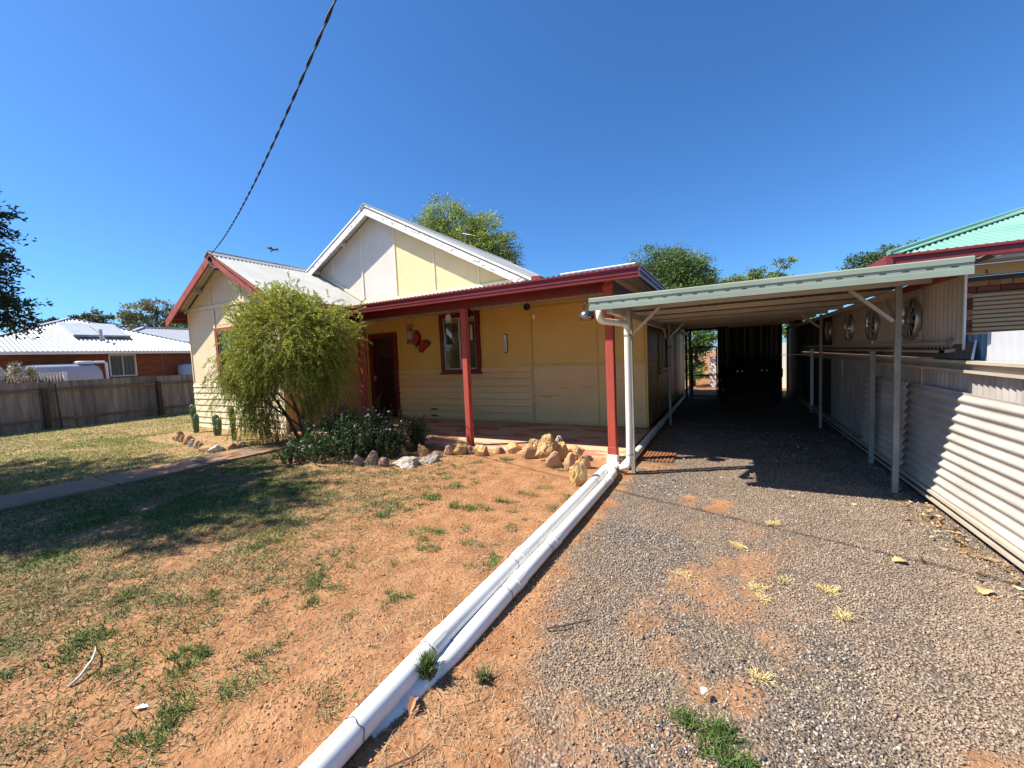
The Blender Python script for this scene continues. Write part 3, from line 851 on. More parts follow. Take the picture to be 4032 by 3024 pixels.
# ---- verandah roof (flat skillion), beam, gutters
MB().box(-8.44, -1.34, 5.32, 5.40, 2.262, 2.42).build("verandah_beam", 'red', house, bevel=.004)
gp = [(0, 2.335), (-.02, 2.332), (-.022, 2.352), (-.006, 2.36), (-.006, 2.375), (-.016, 2.382), (-.016, 2.398), (-.004, 2.406), (-.004, 2.425), (-.018, 2.434), (-.018, 2.445), (-.030, 2.452), (-.030, 2.470), (0, 2.470)]
MB().prism([(-8.08, 4.985 + p * 1.4, z) for p, z in gp], (7.16, 0, 0)).build("verandah_gutter", 'redgut', house)
MB().box(-8.1, -.93, 4.99, 5.02, 2.335, 2.455).build("fascia", 'red', house)
gpx = [(0, 2.335), (.02, 2.332), (.022, 2.355), (.006, 2.362), (.006, 2.40), (.018, 2.41), (.018, 2.44), (.03, 2.45), (.03, 2.470), (0, 2.470)]
MB().prism([(-.925 + p * 1.3, 4.95, z) for p, z in gpx], (0, 9.8, 0)).build("verandah_gutter", 'plum', house)
sm = MB()
for k in range(26):
    sm.box(-.91, -.903, 5.1 + k * .17, 5.17 + k * .17, 2.385, 2.395)
sm.build("gutter_slots", 'slot', house, kind="stuff")
MB().box(-.95, -.93, 5.02, 14.7, 2.335, 2.44).build("fascia", 'red', house)
vr = MB()
vr.ribbed((-8.09, 4.95, 2.475), (1, 0, 0), 7.15, (0, .9995, .022), (0, -.022, 1), 9.8, .076, .009, spp=4, bot=lambda t: 0.0)
vr.build("verandah_roof", 'roofwhite', house, smooth=True)
MB().tube([(-1.9, 4.965, 2.492), (-.96, 4.965, 2.497)], .010, 6).build("roof_edge_trim", 'white', house)
MB().prism([(-1.40, 5.40, 2.27), (-1.35, 5.40, 2.27), (-1.35, 5.40, 2.42), (-1.40, 5.40, 2.42)], (0, 2.2, 0)).build("side_beam", 'red', house)
# posts
def post(x, y, w_, m, z0=.045, z1=2.262):
    return MB().box(x - w_ / 2, x + w_ / 2, y - w_ / 2, y + w_ / 2, z0, z1).build("verandah_post", m, house, bevel=.006)
post(-6.10, 5.37, .095, 'redpost'); post(-3.72, 5.37, .095, 'redpost')
pr_ = post(-1.37, 5.31, .105, 'redpost', .10, 2.45)
MB().box(-1.43, -1.31, 5.25, 5.37, .10, .20).build("post_shoe", 'redpost', pr_, bevel=.005)
MB().prism([(-1.445, 5.225, -.02), (-1.295, 5.225, -.02), (-1.30, 5.225, .10), (-1.43, 5.225, .10)], (0, .14, 0)).build("post_stirrup", 'pvc', pr_, bevel=.006)
MB().box(-1.44, -1.30, 5.24, 5.30, 2.27, 2.33).build("post_cap", 'redpost', pr_)
# antenna
an = thing("tv_antenna", (-7.43, 11, 5.05), "grey television aerial on a mast above the main roof ridge", "aerial")
MB().tube([(-7.43, 11, 4.9), (-7.42, 11, 5.74)], .016, 8).build("mast", 'steelpost', an)
MB().tube([(-7.5, 11, 5.50), (-7.0, 10.9, 5.32)], .011, 6).build("boom", 'wire', an)
for k in range(8):
    t_ = k / 7; c_ = Vector((-7.45, 11, 5.48)).lerp(Vector((-7.02, 10.9, 5.33)), t_)
    MB().tube([c_ + Vector((-.12, -.18, .0)), c_ + Vector((.12, .18, 0))], .008, 5).build("element", 'wire', an)
for z in (5.42, 5.52, 5.62, 5.70):
    MB().tube([(-7.56, 10.9, z), (-7.24, 11.1, z + .02)], .009, 5).build("element", 'wire', an)

# ---- things hanging under the verandah
def wiretube(parent, pts, r=.003, m='wire', nm="hanging_wire"):
    MB().tube(pts, r, 5).build(nm, m, parent)
lan = thing("hurricane_lantern", (-6.26, 6.9, 1.85), "old hurricane lantern hanging on a wire loop beside the red butterfly", "lantern")
MB().lathe([(.0, 0), (.085, 0), (.085, .06), (.05, .09), (.0, .09)], (-6.26, 6.9, 1.85), n=16).build("fuel_tank", 'rust', lan, smooth=True)
MB().lathe([(.045, .09), (.075, .15), (.075, .22), (.045, .29)], (-6.26, 6.9, 1.85), n=16).build("globe", 'lace', lan, smooth=True)
MB().lathe([(.06, .29), (.045, .34), (.02, .40), (.045, .41), (.045, .43), (0, .43)], (-6.26, 6.9, 1.85), n=16).build("chimney", 'rust', lan, smooth=True)
for s_ in (-1, 1):
    MB().tube([(-6.26 + s_ * .085, 6.9, 1.90), (-6.26 + s_ * .09, 6.9, 2.14), (-6.26 + s_ * .085, 6.9, 2.26), (-6.26 + s_ * .03, 6.9, 2.28)], .009, 6).build("side_tube", 'rust', lan)
wiretube(lan, [(-6.33, 6.9, 2.2), (-6.345, 6.9, 2.36), (-6.31, 6.9, 2.44), (-6.26, 6.9, 2.47), (-6.21, 6.9, 2.44), (-6.17, 6.9, 2.36), (-6.18, 6.9, 2.2)], .006, 'rust')
bf = thing("butterfly_ornament", (-6.62, 7.58, 1.92), "red metal butterfly fixed to the yellow wall between door and window", "butterfly ornament")
def wing(pts, nm):
    MB().prism([(x, 7.575, z) for x, z in pts], (0, .02, 0)).build(nm, 'black', bf, bevel=.006)
    cx = sum(p[0] for p in pts) / len(pts); cz = sum(p[1] for p in pts) / len(pts)
    MB().prism([(cx + (x - cx) * .78, 7.560, cz + (z - cz) * .8) for x, z in pts], (0, .02, 0)).build(nm + "_face", 'metalred', bf, bevel=.008)
wing([(-6.78, 1.86), (-6.80, 2.0), (-6.77, 2.12), (-6.71, 2.22), (-6.65, 2.20), (-6.58, 2.09), (-6.56, 1.97), (-6.62, 1.86), (-6.70, 1.84)], "wing")
wing([(-6.63, 1.83), (-6.52, 1.93), (-6.42, 1.97), (-6.31, 1.93), (-6.27, 1.86), (-6.34, 1.80), (-6.43, 1.76), (-6.50, 1.68), (-6.59, 1.66), (-6.65, 1.72)], "wing")
MB().tube([(-6.70, 7.56, 1.78), (-6.63, 7.55, 1.87), (-6.54, 7.56, 2.0)], [.012, .022, .010], 8).build("body", 'black', bf)
ch = thing("wind_chime", (-4.81, 6.4, 1.92), "white sunflower wind chime hanging in front of the verandah window", "wind chime")
fl = MB()
for k in range(14):
    t_ = k * 2 * math.pi / 14
    fl.beam((-4.81 + .03 * math.cos(t_), 6.4, 2.275 + .03 * math.sin(t_)), (-4.81 + .068 * math.cos(t_), 6.4, 2.275 + .068 * math.sin(t_)), .02, .008, (0, 1, 0))
fl.lathe([(0, -.008), (.04, -.008), (.04, .008), (0, .008)], (-4.81, 6.4, 2.275), axis='y', n=16)
fl.build("flower", 'white', ch)
MB().box(-4.875, -4.745, 6.37, 6.43, 2.19, 2.205).build("bar", 'white', ch)
for k in range(6):
    x = -4.865 + k * .022
    MB().tube([(x, 6.4, 2.08 - k * .022), (x, 6.4, 1.97 - k * .022)], .007, 6).build("chime_tube", 'hubrim', ch)
    wiretube(ch, [(x, 6.4, 2.19), (x, 6.4, 2.07 - k * .022)], .002)
wiretube(ch, [(-4.81, 6.4, 2.46), (-4.81, 6.4, 2.34)], .003)
tag(MB().box(-5.085, -5.03, 7.54, 7.56, 1.88, 2.22).build("hanging_card", 'paper'), "narrow off-white card hanging at the right side of the verandah window", "card")
th = thing("wall_thermometer", (-4.22, 7.59, 1.55), "long white thermometer with rounded ends on the yellow wall", "thermometer")
MB().prism([(-4.255, 7.592, 1.57), (-4.235, 7.592, 1.55), (-4.20, 7.592, 1.55), (-4.18, 7.592, 1.57), (-4.18, 7.592, 1.94), (-4.20, 7.592, 1.965), (-4.235, 7.592, 1.965), (-4.255, 7.592, 1.94)], (0, .02, 0)).build("back_plate", 'red', th)
MB().prism([(-4.245, 7.582, 1.59), (-4.218, 7.582, 1.57), (-4.19, 7.582, 1.59), (-4.19, 7.582, 1.92), (-4.218, 7.582, 1.95), (-4.245, 7.582, 1.92)], (0, .012, 0)).build("face", 'white', th)
MB().tube([(-4.218, 7.578, 1.62), (-4.218, 7.578, 1.84)], .004, 6).build("tube", 'black', th)
MB().lathe([(0, -.006), (.011, -.004), (.011, .004)], (-4.218, 7.578, 1.615), axis='y', n=10).build("bulb", 'black', th)
ck = thing("round_gauge", (-3.5, 7.0, 2.35), "small round dark gauge with pale rim hanging under the verandah beam", "gauge")
MB().lathe([(0, 0), (.06, 0), (.068, .01), (.068, .03), (0, .03)], (-3.40, 7.0, 2.405), axis='y', n=24).build("rim", 'darkpost', ck, smooth=False)
MB().lathe([(0, -.004), (.052, -.004), (.055, .004)], (-3.40, 7.0, 2.405), axis='y', n=24).build("dial", 'black', ck)
MB().beam((-3.40, 6.99, 2.405), (-3.37, 6.99, 2.385), .008, .004, (0, 1, 0)).build("hand", 'brickA', ck)
MB().tube([(-3.40, 7.01, 2.46), (-3.40, 7.01, 2.50)], .004, 5).build("hook", 'wire', ck)
d2 = thing("round_wall_plate", (-4.85, 7.2, 2.42), "dark round disc hanging half hidden behind the middle verandah post", "disc")
MB().lathe([(0, 0), (.085, 0), (.092, .01), (.092, .02), (0, .02)], (-4.82, 7.1, 2.42), axis='y', n=24).build("rim", 'darkpost', d2)
MB().lathe([(0, -.004), (.08, -.004), (.082, .002)], (-4.82, 7.1, 2.42), axis='y', n=24).build("disc", 'black', d2)
orn = thing("hanging_crystal", (-3.02, 6.5, 2.1), "tiny pale ornament hanging from a thread in front of the yellow panel", "ornament")
MB().lathe([(0, 0), (.02, .03), (.012, .06), (.03, .075), (.005, .09)], (-3.02, 6.5, 2.10), n=6).build("drop", 'white', orn)
wiretube(orn, [(-3.02, 6.5, 2.19), (-3.02, 6.5, 2.46)], .002)
lp = thing("hanging_lamp", (-1.58, 5.0, 1.9), "round chrome lamp with a rusty underside hanging at the verandah corner", "lamp")
MB().lathe([(0, .115), (.03, .115), (.045, .105), (.085, .075), (.098, .04), (.098, .0), (.09, -.01)], (-1.58, 5.0, 1.90), n=24).build("bowl", 'chrome', lp, smooth=True)
MB().lathe([(.092, -.005), (.06, -.025), (0, -.03)], (-1.58, 5.0, 1.90), n=24).build("lens", 'rust', lp, smooth=True)
for s_ in (-1, 1):
    MB().tube([(-1.58 + s_ * .035, 5.0, 2.0), (-1.58 + s_ * .03, 5.0, 2.08), (-1.58, 5.0, 2.11)], .007, 6).build("bracket", 'black', lp)
wiretube(lp, [(-1.58, 5.0, 2.11), (-1.60, 5.0, 2.14), (-1.565, 5.02, 2.30)], .005, 'cable')

# ================================================================ CARPORT
cp = thing("carport", (0.2, 5, 0), "open carport with pale green front gutter over the gravel driveway", "carport")
YF = 4.0
gpf = [(.0, 1.885), (-.012, 1.885), (-.012, 1.928), (-.006, 1.930), (-.006, 1.965), (-.014, 1.968), (-.014, 2.002), (-.004, 2.010), (0, 2.010)]
zl = lambda x: (x + 1.23) * .0
MB().prism([(-1.235, YF + p, z) for p, z in gpf], (2.73, 0, .0)).build("front_gutter", 'green', cp)
MB().prism([(-1.235, YF, 1.885), (-1.235, YF + .11, 1.895), (-1.235, YF + .11, 1.90), (-1.235, YF, 1.89)], (2.73, 0, 0)).build("gutter_base", 'underroof', cp)
MB().box(-1.237, -1.232, YF - .01, YF + .11, 1.886, 2.008).build("gutter_end", 'green', cp)
sm = MB()
for k in range(21):
    x = -1.17 + k * .1275
    sm.box(x, x + .038, YF - .0075, YF - .0055, 1.944, 1.950)
sm.build("gutter_slots", 'slot', cp, kind="stuff")
cr_ = MB()
cr_.ribbed((-1.23, YF + .06, 2.005), (1, 0, 0), 2.88, (0, .99992, .012), (0, -.012, 1), 10.6, .09, .012)
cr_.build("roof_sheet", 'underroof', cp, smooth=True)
for i, y in enumerate((4.92, 5.95, 7.0, 8.1, 9.2, 10.3, 11.4, 12.5, 13.6)):
    z = 1.985 + .012 * (y - 4)
    MB().box(-1.22, 1.60, y, y + .05, z - .052, z + .005).build("purlin", 'purlin', cp)
# side bearers
MB().box(-1.10, -1.04, 4.15, 13.3, 1.86, 1.945).build("bearer", 'purlin', cp)
MB().box(1.38, 1.42, 5.1, 13.3, 1.87, 1.925).build("bearer", 'purlin', cp)
def leg(x, y, w_=.062, z1=1.95, m='steelpost'):
    b_ = MB()
    b_.box(x - w_ / 2, x + w_ / 2, y - w_ / 2, y + w_ / 2, -.03, z1)
    return b_.build("leg", m, cp, bevel=.006)
leg(-1.02, 4.90, .045); leg(1.40, 5.05, .046); leg(-1.005, 8.33, .042); leg(1.393, 8.57, .042); leg(-1.0, 12.9, .05); leg(1.39, 12.9, .05)
for a_, b_ in (((-1.03, 4.87, 1.62), (-.68, 4.87, 1.95)), ((1.36, 5.03, 1.63), (1.04, 5.03, 1.95)), ((-.99, 8.3, 1.70), (-.70, 8.3, 1.99)), ((1.36, 8.5, 1.73), (1.06, 8.5, 2.0)), ((-1.04, 8.2, 1.70), (-1.06, 7.9, 1.93)), ((1.40, 5.15, 1.63), (1.41, 5.5, 1.93))):
    MB().beam(a_, b_, .032, .03).build("brace", 'purlin', cp)
MB().tube([(-1.01, 8.28, 1.74), (-1.06, 8.22, 1.60), (-1.05, 8.2, 1.52), (-1.0, 8.24, 1.50), (-.96, 8.26, 1.54)], .009, 6).build("hook", 'blacksteel', cp)
# upper side wall of the carport, above the fence
for k in range(12):
    y0 = 4.50 + k * .76
    u = MB()
    u.ribbed((1.637, y0, 1.40), (0, 1, 0), .765, (0, 0, 1), (-1, 0, 0), .60, .076, .0085, t0=k * .03)
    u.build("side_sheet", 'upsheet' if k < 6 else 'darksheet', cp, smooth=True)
MB().box(1.628, 1.640, 4.475, 4.495, 1.32, 1.985).build("edge_flashing", 'white', cp)
MB().box(1.585, 1.622, 4.55, 13.4, 1.935, 1.985).build("top_rail", 'redpeel', cp)
def channel(parent, x, y0, y1, z0, z1, m, nm="rail", depth=.055):
    b_ = MB()
    b_.prism([(x, y0, z1), (x - depth, y0, z1), (x - depth, y0, z1 - .022), (x - depth + .004, y0, z1 - .022), (x - depth + .004, y0, z1 - .005), (x - .004, y0, z1 - .005),
              (x - .004, y0, z0 + .005), (x - depth + .004, y0, z0 + .005), (x - depth + .004, y0, z0 + .022), (x - depth, y0, z0 + .022), (x - depth, y0, z0), (x, y0, z0)], (0, y1 - y0, 0))
    return b_.build(nm, m, parent)
channel(cp, 1.64, 4.66, 13.4, 1.33, 1.42, 'purlin', "side_rail")
MB().prism([(1.585, 4.66, 1.352), (1.64, 4.58, 1.37), (1.64, 4.58, 1.34), (1.585, 4.66, 1.33)], (0, .10, 0)).build("bent_rail_end", 'steelpost', cp)
MB().prism([(1.585, 4.70, 1.42), (1.60, 4.62, 1.45), (1.64, 4.66, 1.42)], (0, .03, .006)).build("bent_rail_tip", 'steelpost', cp)
# downpipe joined to the carport
dp = MB()
dp.tube([(-1.215, 4.28, 1.93), (-1.215, 4.29, 1.84), (-1.21, 4.31, 1.812), (-1.195, 4.36, 1.80), (-1.06, 4.74, 1.785), (-1.04, 4.79, 1.76), (-1.035, 4.80, 1.70)], .036, 14)
dp.build("gutter_outlet_pipe", 'creampipe', cp, smooth=True)
dp = MB()
dp.tube([(-1.035, 4.80, 1.95), (-1.035, 4.80, 1.60), (-1.04, 4.80, .60), (-1.045, 4.80, .20), (-1.05, 4.80, .13), (-1.07, 4.79, .09), (-1.16, 4.76, .072)], .038, 14)
dp.build("downpipe", 'creampipe', cp, smooth=True)
for z in (1.64, 1.655, .24):
    MB().lathe([(.043, -.004), (.045, 0), (.043, .004)], (-1.038, 4.80, z), n=16).build("pipe_strap", 'rust', cp)

# drain pipes along the ground
def pipe(label, pts, r, collars=(), wires=()):
    t_ = thing("drain_pipe", pts[0], label, "drain pipe", "white drain pipes along the driveway edge")
    MB().tube(pts, r, 18).build("pipe", 'pvc', t_, smooth=True)
    P_ = [Vector(p) for p in pts]
    def at(yv):
        for a_, b_ in zip(P_[:-1], P_[1:]):
            if min(a_.y, b_.y) <= yv <= max(a_.y, b_.y):
                k = (yv - a_.y) / (b_.y - a_.y + 1e-9); return a_.lerp(b_, k), (b_ - a_).normalized()
    for yv in collars:
        c_, d_ = at(yv)
        MB().tube([c_ - d_ * .05, c_ - d_ * .049, c_ + d_ * .049, c_ + d_ * .05], [r * .98, r * 1.09, r * 1.09, r * .98], 18).build("collar", 'pvc', t_, smooth=False)
    for yv in wires:
        c_, d_ = at(yv)
        n_ = 22; pp = []
        sd = d_.cross(Vector((0, 0, 1))).normalized(); up = sd.cross(d_)
        for k in range(n_ + 1):
            an_ = -.9 + k / n_ * 5.0
            pp.append(c_ + (sd * math.cos(an_) + up * math.sin(an_)) * (r + .003) + d_ * .006 * math.sin(k * 1.3))
        MB().tube(pp, .0014, 5).build("tie_wire", 'blacksteel', t_)
    return t_
pipe("thicker left white drain pipe running from the verandah corner to the bottom edge", [(-1.235, .1, .035), (-1.262, .6, .045), (-1.275, 1.10, .05), (-1.290, 1.5, .052), (-1.293, 2.2, .052), (-1.300, 3.2, .05), (-1.31, 4.3, .05), (-1.315, 4.70, .055), (-1.27, 4.86, .065), (-1.18, 4.82, .075)], .053, (1.46, 2.42, 4.35), (.96, 1.40, 2.28))
pipe("thinner right white drain pipe whose near end sinks into the soil", [(-1.262, 1.02, -.035), (-1.235, 1.22, -.018), (-1.205, 1.5, .005), (-1.190, 1.9, .030), (-1.182, 2.3, .042), (-1.178, 3.2, .046), (-1.178, 4.3, .046), (-1.19, 4.58, .05), (-1.23, 4.68, .07), (-1.27, 4.75, .07)], .048, (2.15, 2.75, 4.35), (2.0, 2.6))
pipe("long pipe behind the downpipe running along the house wall into the carport", [(-1.14, 4.95, .05), (-1.13, 5.6, .055), (-1.15, 8, .055), (-1.17, 12, .06), (-1.17, 14.0, .07), (-1.12, 14.8, .25), (-1.12, 15.1, .5)], .05, (5.3, 8.0, 11.0))

# ================================================================ RIGHT FENCE
fr = thing("corrugated_side_fence", (1.63, 6, 0), "corrugated steel fence with galvanised rails along the right side of the driveway", "fence")
for k in range(15):
    y0 = 2.2 + k * .76
    u = MB()
    u.ribbed((1.63, y0, -.02), (0, 1, 0), .765, (0, 0, 1), (-1, 0, 0), 1.24, .076, .009, t0=k * .02)
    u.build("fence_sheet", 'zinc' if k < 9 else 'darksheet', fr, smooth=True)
channel(fr, 1.617, 2.2, 13.5, 1.185, 1.275, 'purlin', "top_rail")
channel(fr, 1.617, 2.2, 13.5, .065, .145, 'purlin', "bottom_rail", .095)
for y, z1 in ((6.22, 1.34),):
    MB().box(1.48, 1.53, y - .025, y + .025, -.03, z1).build("fence_post", 'steelpost', fr, bevel=.006)
MB().box(1.545, 1.60, 10.57, 10.63, -.03, 1.36).build("fence_post", 'white', fr, bevel=.006)
MB().box(1.0, 1.62, 10.585, 10.60, 1.235, 1.25).build("cross_bar", 'white', fr)
u = MB()   # slanted apron between the fence and the upper wall
u.ribbed((1.60, 4.28, 1.285), (0, 1, 0), 8.9, (.32, .56, .76), (-.75, 0, .4), .17, .076, .008)
u.build("sloping_sheet", 'underroof', fr, smooth=True)
MB().beam((1.60, 4.262, 1.285), (1.657, 4.365, 1.425), .012, .012).build("sloping_edge", 'white', fr)
# leaning corrugated sheets
def lean(y0, y1, z0, z1, lab, m='leanzinc', dx=0, tilt=0):
    u = MB()
    # ribs horizontal: profile changes along z
    a_ = Vector((1.572 + dx, y0, z0)); top = Vector((1.60 + dx, y0, z1))
    up = (top - a_).normalized(); L_ = (top - a_).length
    nrm = Vector((-up.z, 0, up.x))
    vs = []; fs = []; n_ = int(L_ / .076 * 8); ny_ = 14
    for i in range(n_ + 1):
        t_ = L_ * i / n_; h_ = .012 * math.sin(2 * math.pi * t_ / .0815 + 1.0)
        for j in range(ny_ + 1):
            yy = y0 + (y1 - y0) * j / ny_
            vs.append(a_ + up * (t_ + tilt * j / ny_) + Vector((0, yy - y0, 0)) + nrm * (h_ + .006 * math.sin(yy * 3 + i * .02)))
    for i in range(n_):
        for j in range(ny_):
            k = i * (ny_ + 1) + j
            fs.append((k, k + 1, k + ny_ + 2, k + ny_ + 1))
    u.add(vs, fs)
    o = u.build("corrugated_sheet", m, smooth=True)
    so_ = o.modifiers.new("thickness", 'SOLIDIFY'); so_.thickness = .0015
    return tag(o, lab, "metal sheet", "loose corrugated sheets leaning on the side fence")
lean(2.9, 5.44, .150, 1.03, "nearest leaning corrugated sheet, half in bright sun at the right edge", dx=-.012)
lean(5.49, 6.42, .150, 1.02, "brownish leaning sheet in shade between the two right-hand posts", dx=.0)
lean(6.46, 6.85, .150, 1.02, "short dark leaning sheet just behind the fence post", dx=-.01)
# panels on the neighbour's side
nf = thing("neighbour_boundary_sheets", (1.75, 4, 0), "white ribbed sheeting with its shaded end coloured blue, standing behind the side fence", "fence")
for k in range(3):
    u = MB(); u.ribbed((1.668, 1.92 + k * .76, -.02), (0, 1, 0), .76, (0, 0, 1), (-1, 0, 0), 1.50, .095, .017, kind='trap', spp=16)
    u.build("white_sheet", 'whitesheet', nf)
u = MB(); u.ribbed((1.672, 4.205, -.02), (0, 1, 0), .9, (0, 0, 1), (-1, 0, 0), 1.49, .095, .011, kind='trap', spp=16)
u.build("shaded_white_sheet", 'shadedsheet', nf)

# hubcaps on the upper wall
def hubcap(y, z, r, lab, m='hub', spokes=10):
    h = thing("hubcap", (1.625, y, z), lab, "hubcap", "hubcaps hung along the carport side wall")
    x = 1.628
    MB().lathe([(0, .0), (r * .9, .0), (r * .9, -.012), (0, -.012)], (x, y, z), axis='x', n=32).build("back", 'hubdark', h)
    MB().lathe([(r * .88, 0), (r * .92, -.035), (r * .98, -.045), (r, -.035), (r * .99, 0)], (x, y, z), axis='x', n=40).build("rim", 'hubrim', h, smooth=True)
    for k in range(spokes):
        t_ = 2 * math.pi * (k + .3) / spokes
        a_ = Vector((x - .045, y + math.cos(t_) * r * .18, z + math.sin(t_) * r * .18)); b_ = Vector((x - .03, y + math.cos(t_) * r * .93, z + math.sin(t_) * r * .93))
        q = MB()
        d_ = (b_ - a_).normalized(); sd = d_.cross(Vector((1, 0, 0))).normalized()
        w0, w1 = r * .045, r * .10
        q.prism([a_ + sd * w0, a_ - sd * w0, b_ - sd * w1, b_ + sd * w1], (.012, 0, 0))
        q.build("spoke", m, h, bevel=.003)
    MB().lathe([(0, -.058), (r * .12, -.055), (r * .22, -.040), (r * .24, -.015)], (x, y, z), axis='x', n=24).build("centre_cap", m, h, smooth=True)
hubcap(5.47, 1.65, .205, "largest silver wheel cover, nearest, just right of the front carport post")
hubcap(6.68, 1.66, .20, "rusty-toned wheel cover left of the front carport post behind the brace", spokes=12)
hubcap(7.80, 1.67, .20, "dark shiny wheel cover third from the right on the carport wall", 'hubrim', 7)
hubcap(9.2, 1.67, .19, "furthest wheel cover almost lost in the carport shade", 'hub', 8)

# ================================================================ BACK OF THE CARPORT
bs = thing("rear_shed_wall", (.5, 13.9, 0), "ribbed steel screen with deep shade painted in, closing the back of the carport", "wall")
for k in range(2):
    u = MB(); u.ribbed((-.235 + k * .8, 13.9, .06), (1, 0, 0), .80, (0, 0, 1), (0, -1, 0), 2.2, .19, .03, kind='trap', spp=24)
    u.build("wall_sheet", 'shadedribs', bs)
MB().box(-.24, 1.38, 13.93, 13.97, 2.16, 2.28).build("top_rail", 'redpeel', bs)
MB().box(-.26, 1.38, 13.93, 13.97, -.02, .10).build("base_board", 'oldtimber', bs)
MB().box(1.50, 1.62, 12.2, 13.9, -.02, 2.1).build("side_return", 'blacksteel', bs)
gt = thing("wire_gate", (-.62, 13.2, 0), "open framed wire gate between the house wall and the rear screen", "gate")
for a_, b_ in (((-.95, .05), (-.95, 1.5)), ((-.30, .05), (-.30, 1.5)), ((-.95, 1.5), (-.30, 1.5)), ((-.95, .05), (-.30, .05)), ((-.95, .66), (-.30, .68))):
    MB().tube([(a_[0], 13.2, a_[1]), (b_[0], 13.2, b_[1])], .018, 8).build("gate_rail", 'blacksteel', gt)
gm_ = MB()
for k in range(14):
    t_ = k / 14
    for (a_, b_) in (((-.95 + t_ * .65, .05), (-.30, .05 + (1 - t_) * .95)), ((-.30 - t_ * .65, .05), (-.95, .05 + (1 - t_) * .95))):
        gm_.beam((a_[0], 13.2, a_[1]), (b_[0], 13.2, b_[1]), .004, .004, (0, 1, 0))
gm_.build("wire_mesh", 'blacksteel', gt, kind="stuff")
for x in (-1.12, -1.0, -.245):
    MB().box(x - .03, x + .03, 13.2, 13.26, -.02, 2.2).build("gate_post", 'blacksteel', gt)
MB().box(-1.15, .0, 13.2, 13.26, 2.0, 2.1).build("lintel", 'blacksteel', gt)
tr = thing("box_trailer", (.5, 11.6, 0), "flat black boxy trailer parked in the deep shade of the carport", "trailer")
MB().box(-.0, 1.0, 11.5, 13.0, .32, 1.13).build("box", 'trailer', tr, bevel=.02)
MB().box(.0, 1.0, 11.46, 11.5, .34, .95).build("tailgate", 'trailer', tr, bevel=.01)
for s_, x in ((-1, -.16), (1, 1.05)):
    MB().box(x - .06, x + .14, 11.9, 12.7, .66, .90).build("mudguard", 'trailer', tr, bevel=.03)
    MB().lathe([(0, -.07), (.29, -.07), (.32, -.04), (.32, .04), (.29, .07), (0, .07)], (x + .04, 12.3, .31), axis='x', n=24).build("wheel", 'black', tr)
for x in (.20, .30, .72, .82):
    MB().lathe([(0, -.012), (.016, -.010), (.02, 0)], (x, 11.455, .86 + .01 * (x > .5)), axis='y', n=10).build("latch", 'hubrim', tr)
tag(MB().box(1.2, 1.9, 16.5, 16.6, 0, 1.55).build("white_garden_wall", 'white'), "white garden wall glimpsed through the narrow gap at the carport's back", "wall")
tag(MB().box(-.62, -.40, 17.0, 17.2, 0, 1.15).build("cream_pillar", 'white'), "pale short pillar standing beyond the wire gate", "pillar")

# ================================================================ NEIGHBOUR HOUSE, RIGHT
nh = thing("brick_house", (4, 8.5, 0), "brick house with teal green hip roof and maroon gutter behind the right fence", "house")
NY = 8.5
MB().box(2.6, 12, NY + .11, 16, 0, 2.34).build("wall", 'mortar', nh)
MB().box(2.55, 12, NY - .01, NY + .12, 2.345, 2.50).build("eave_beam", 'tanboard', nh)
MB().box(2.12, 12.4, 7.98, NY - .012, 2.505, 2.54).build("soffit", 'soffit', nh)
MB().box(2.12, 12.4, 7.96, 7.98, 2.49, 2.60).build("fascia", 'soffit', nh)
MB().prism([(2.09, 7.90, 2.545), (2.09, 7.965, 2.54), (2.09, 7.965, 2.685), (2.09, 7.875, 2.69), (2.09, 7.872, 2.655), (2.09, 7.90, 2.64)], (10.4, 0, 0)).build("gutter", 'redgut', nh)
MB().box(2.04, 2.12, 7.88, 16.5, 2.545, 2.69).build("gutter", 'redgut', nh)
MB().box(3.52, 3.60, 7.868, 7.90, 2.545, 2.692).build("gutter_joint", 'redgut', nh)
# hip roof, front plane
slp = .36; ang = math.atan(slp); ca, sa = math.cos(ang), math.sin(ang)
u = MB(); u.ribbed((2.09, 7.90, 2.69), (1, 0, 0), 9, (0, ca, sa), (0, -sa, ca), lambda t: min(t / ca, 4.3 / ca), .095, .012, spp=6)
u.build("roof", 'greenroof', nh, smooth=True)
u = MB(); u.ribbed((2.06, 7.90, 2.69), (0, 1, 0), 9, (ca, 0, sa), (-sa, 0, ca), lambda t: min(t / ca, 4.3 / ca), .19, .012, spp=4)
u.build("roof", 'greenroof', nh, smooth=True)
hp = MB()
hp.prism([(2.05, 7.90, 2.70), (2.23, 7.90, 2.71), (6.48, 12.15, 2.71 + slp * 4.25), (6.36, 12.2, 2.755 + slp * 4.3), (6.2, 12.2, 2.72 + slp * 4.3)], (0, 0, .015))
hp.tube([(2.07, 7.9, 2.73), (6.37, 12.2, 2.735 + slp * 4.3)], .032, 8)
hp.build("hip_cap", 'greenroof', nh)
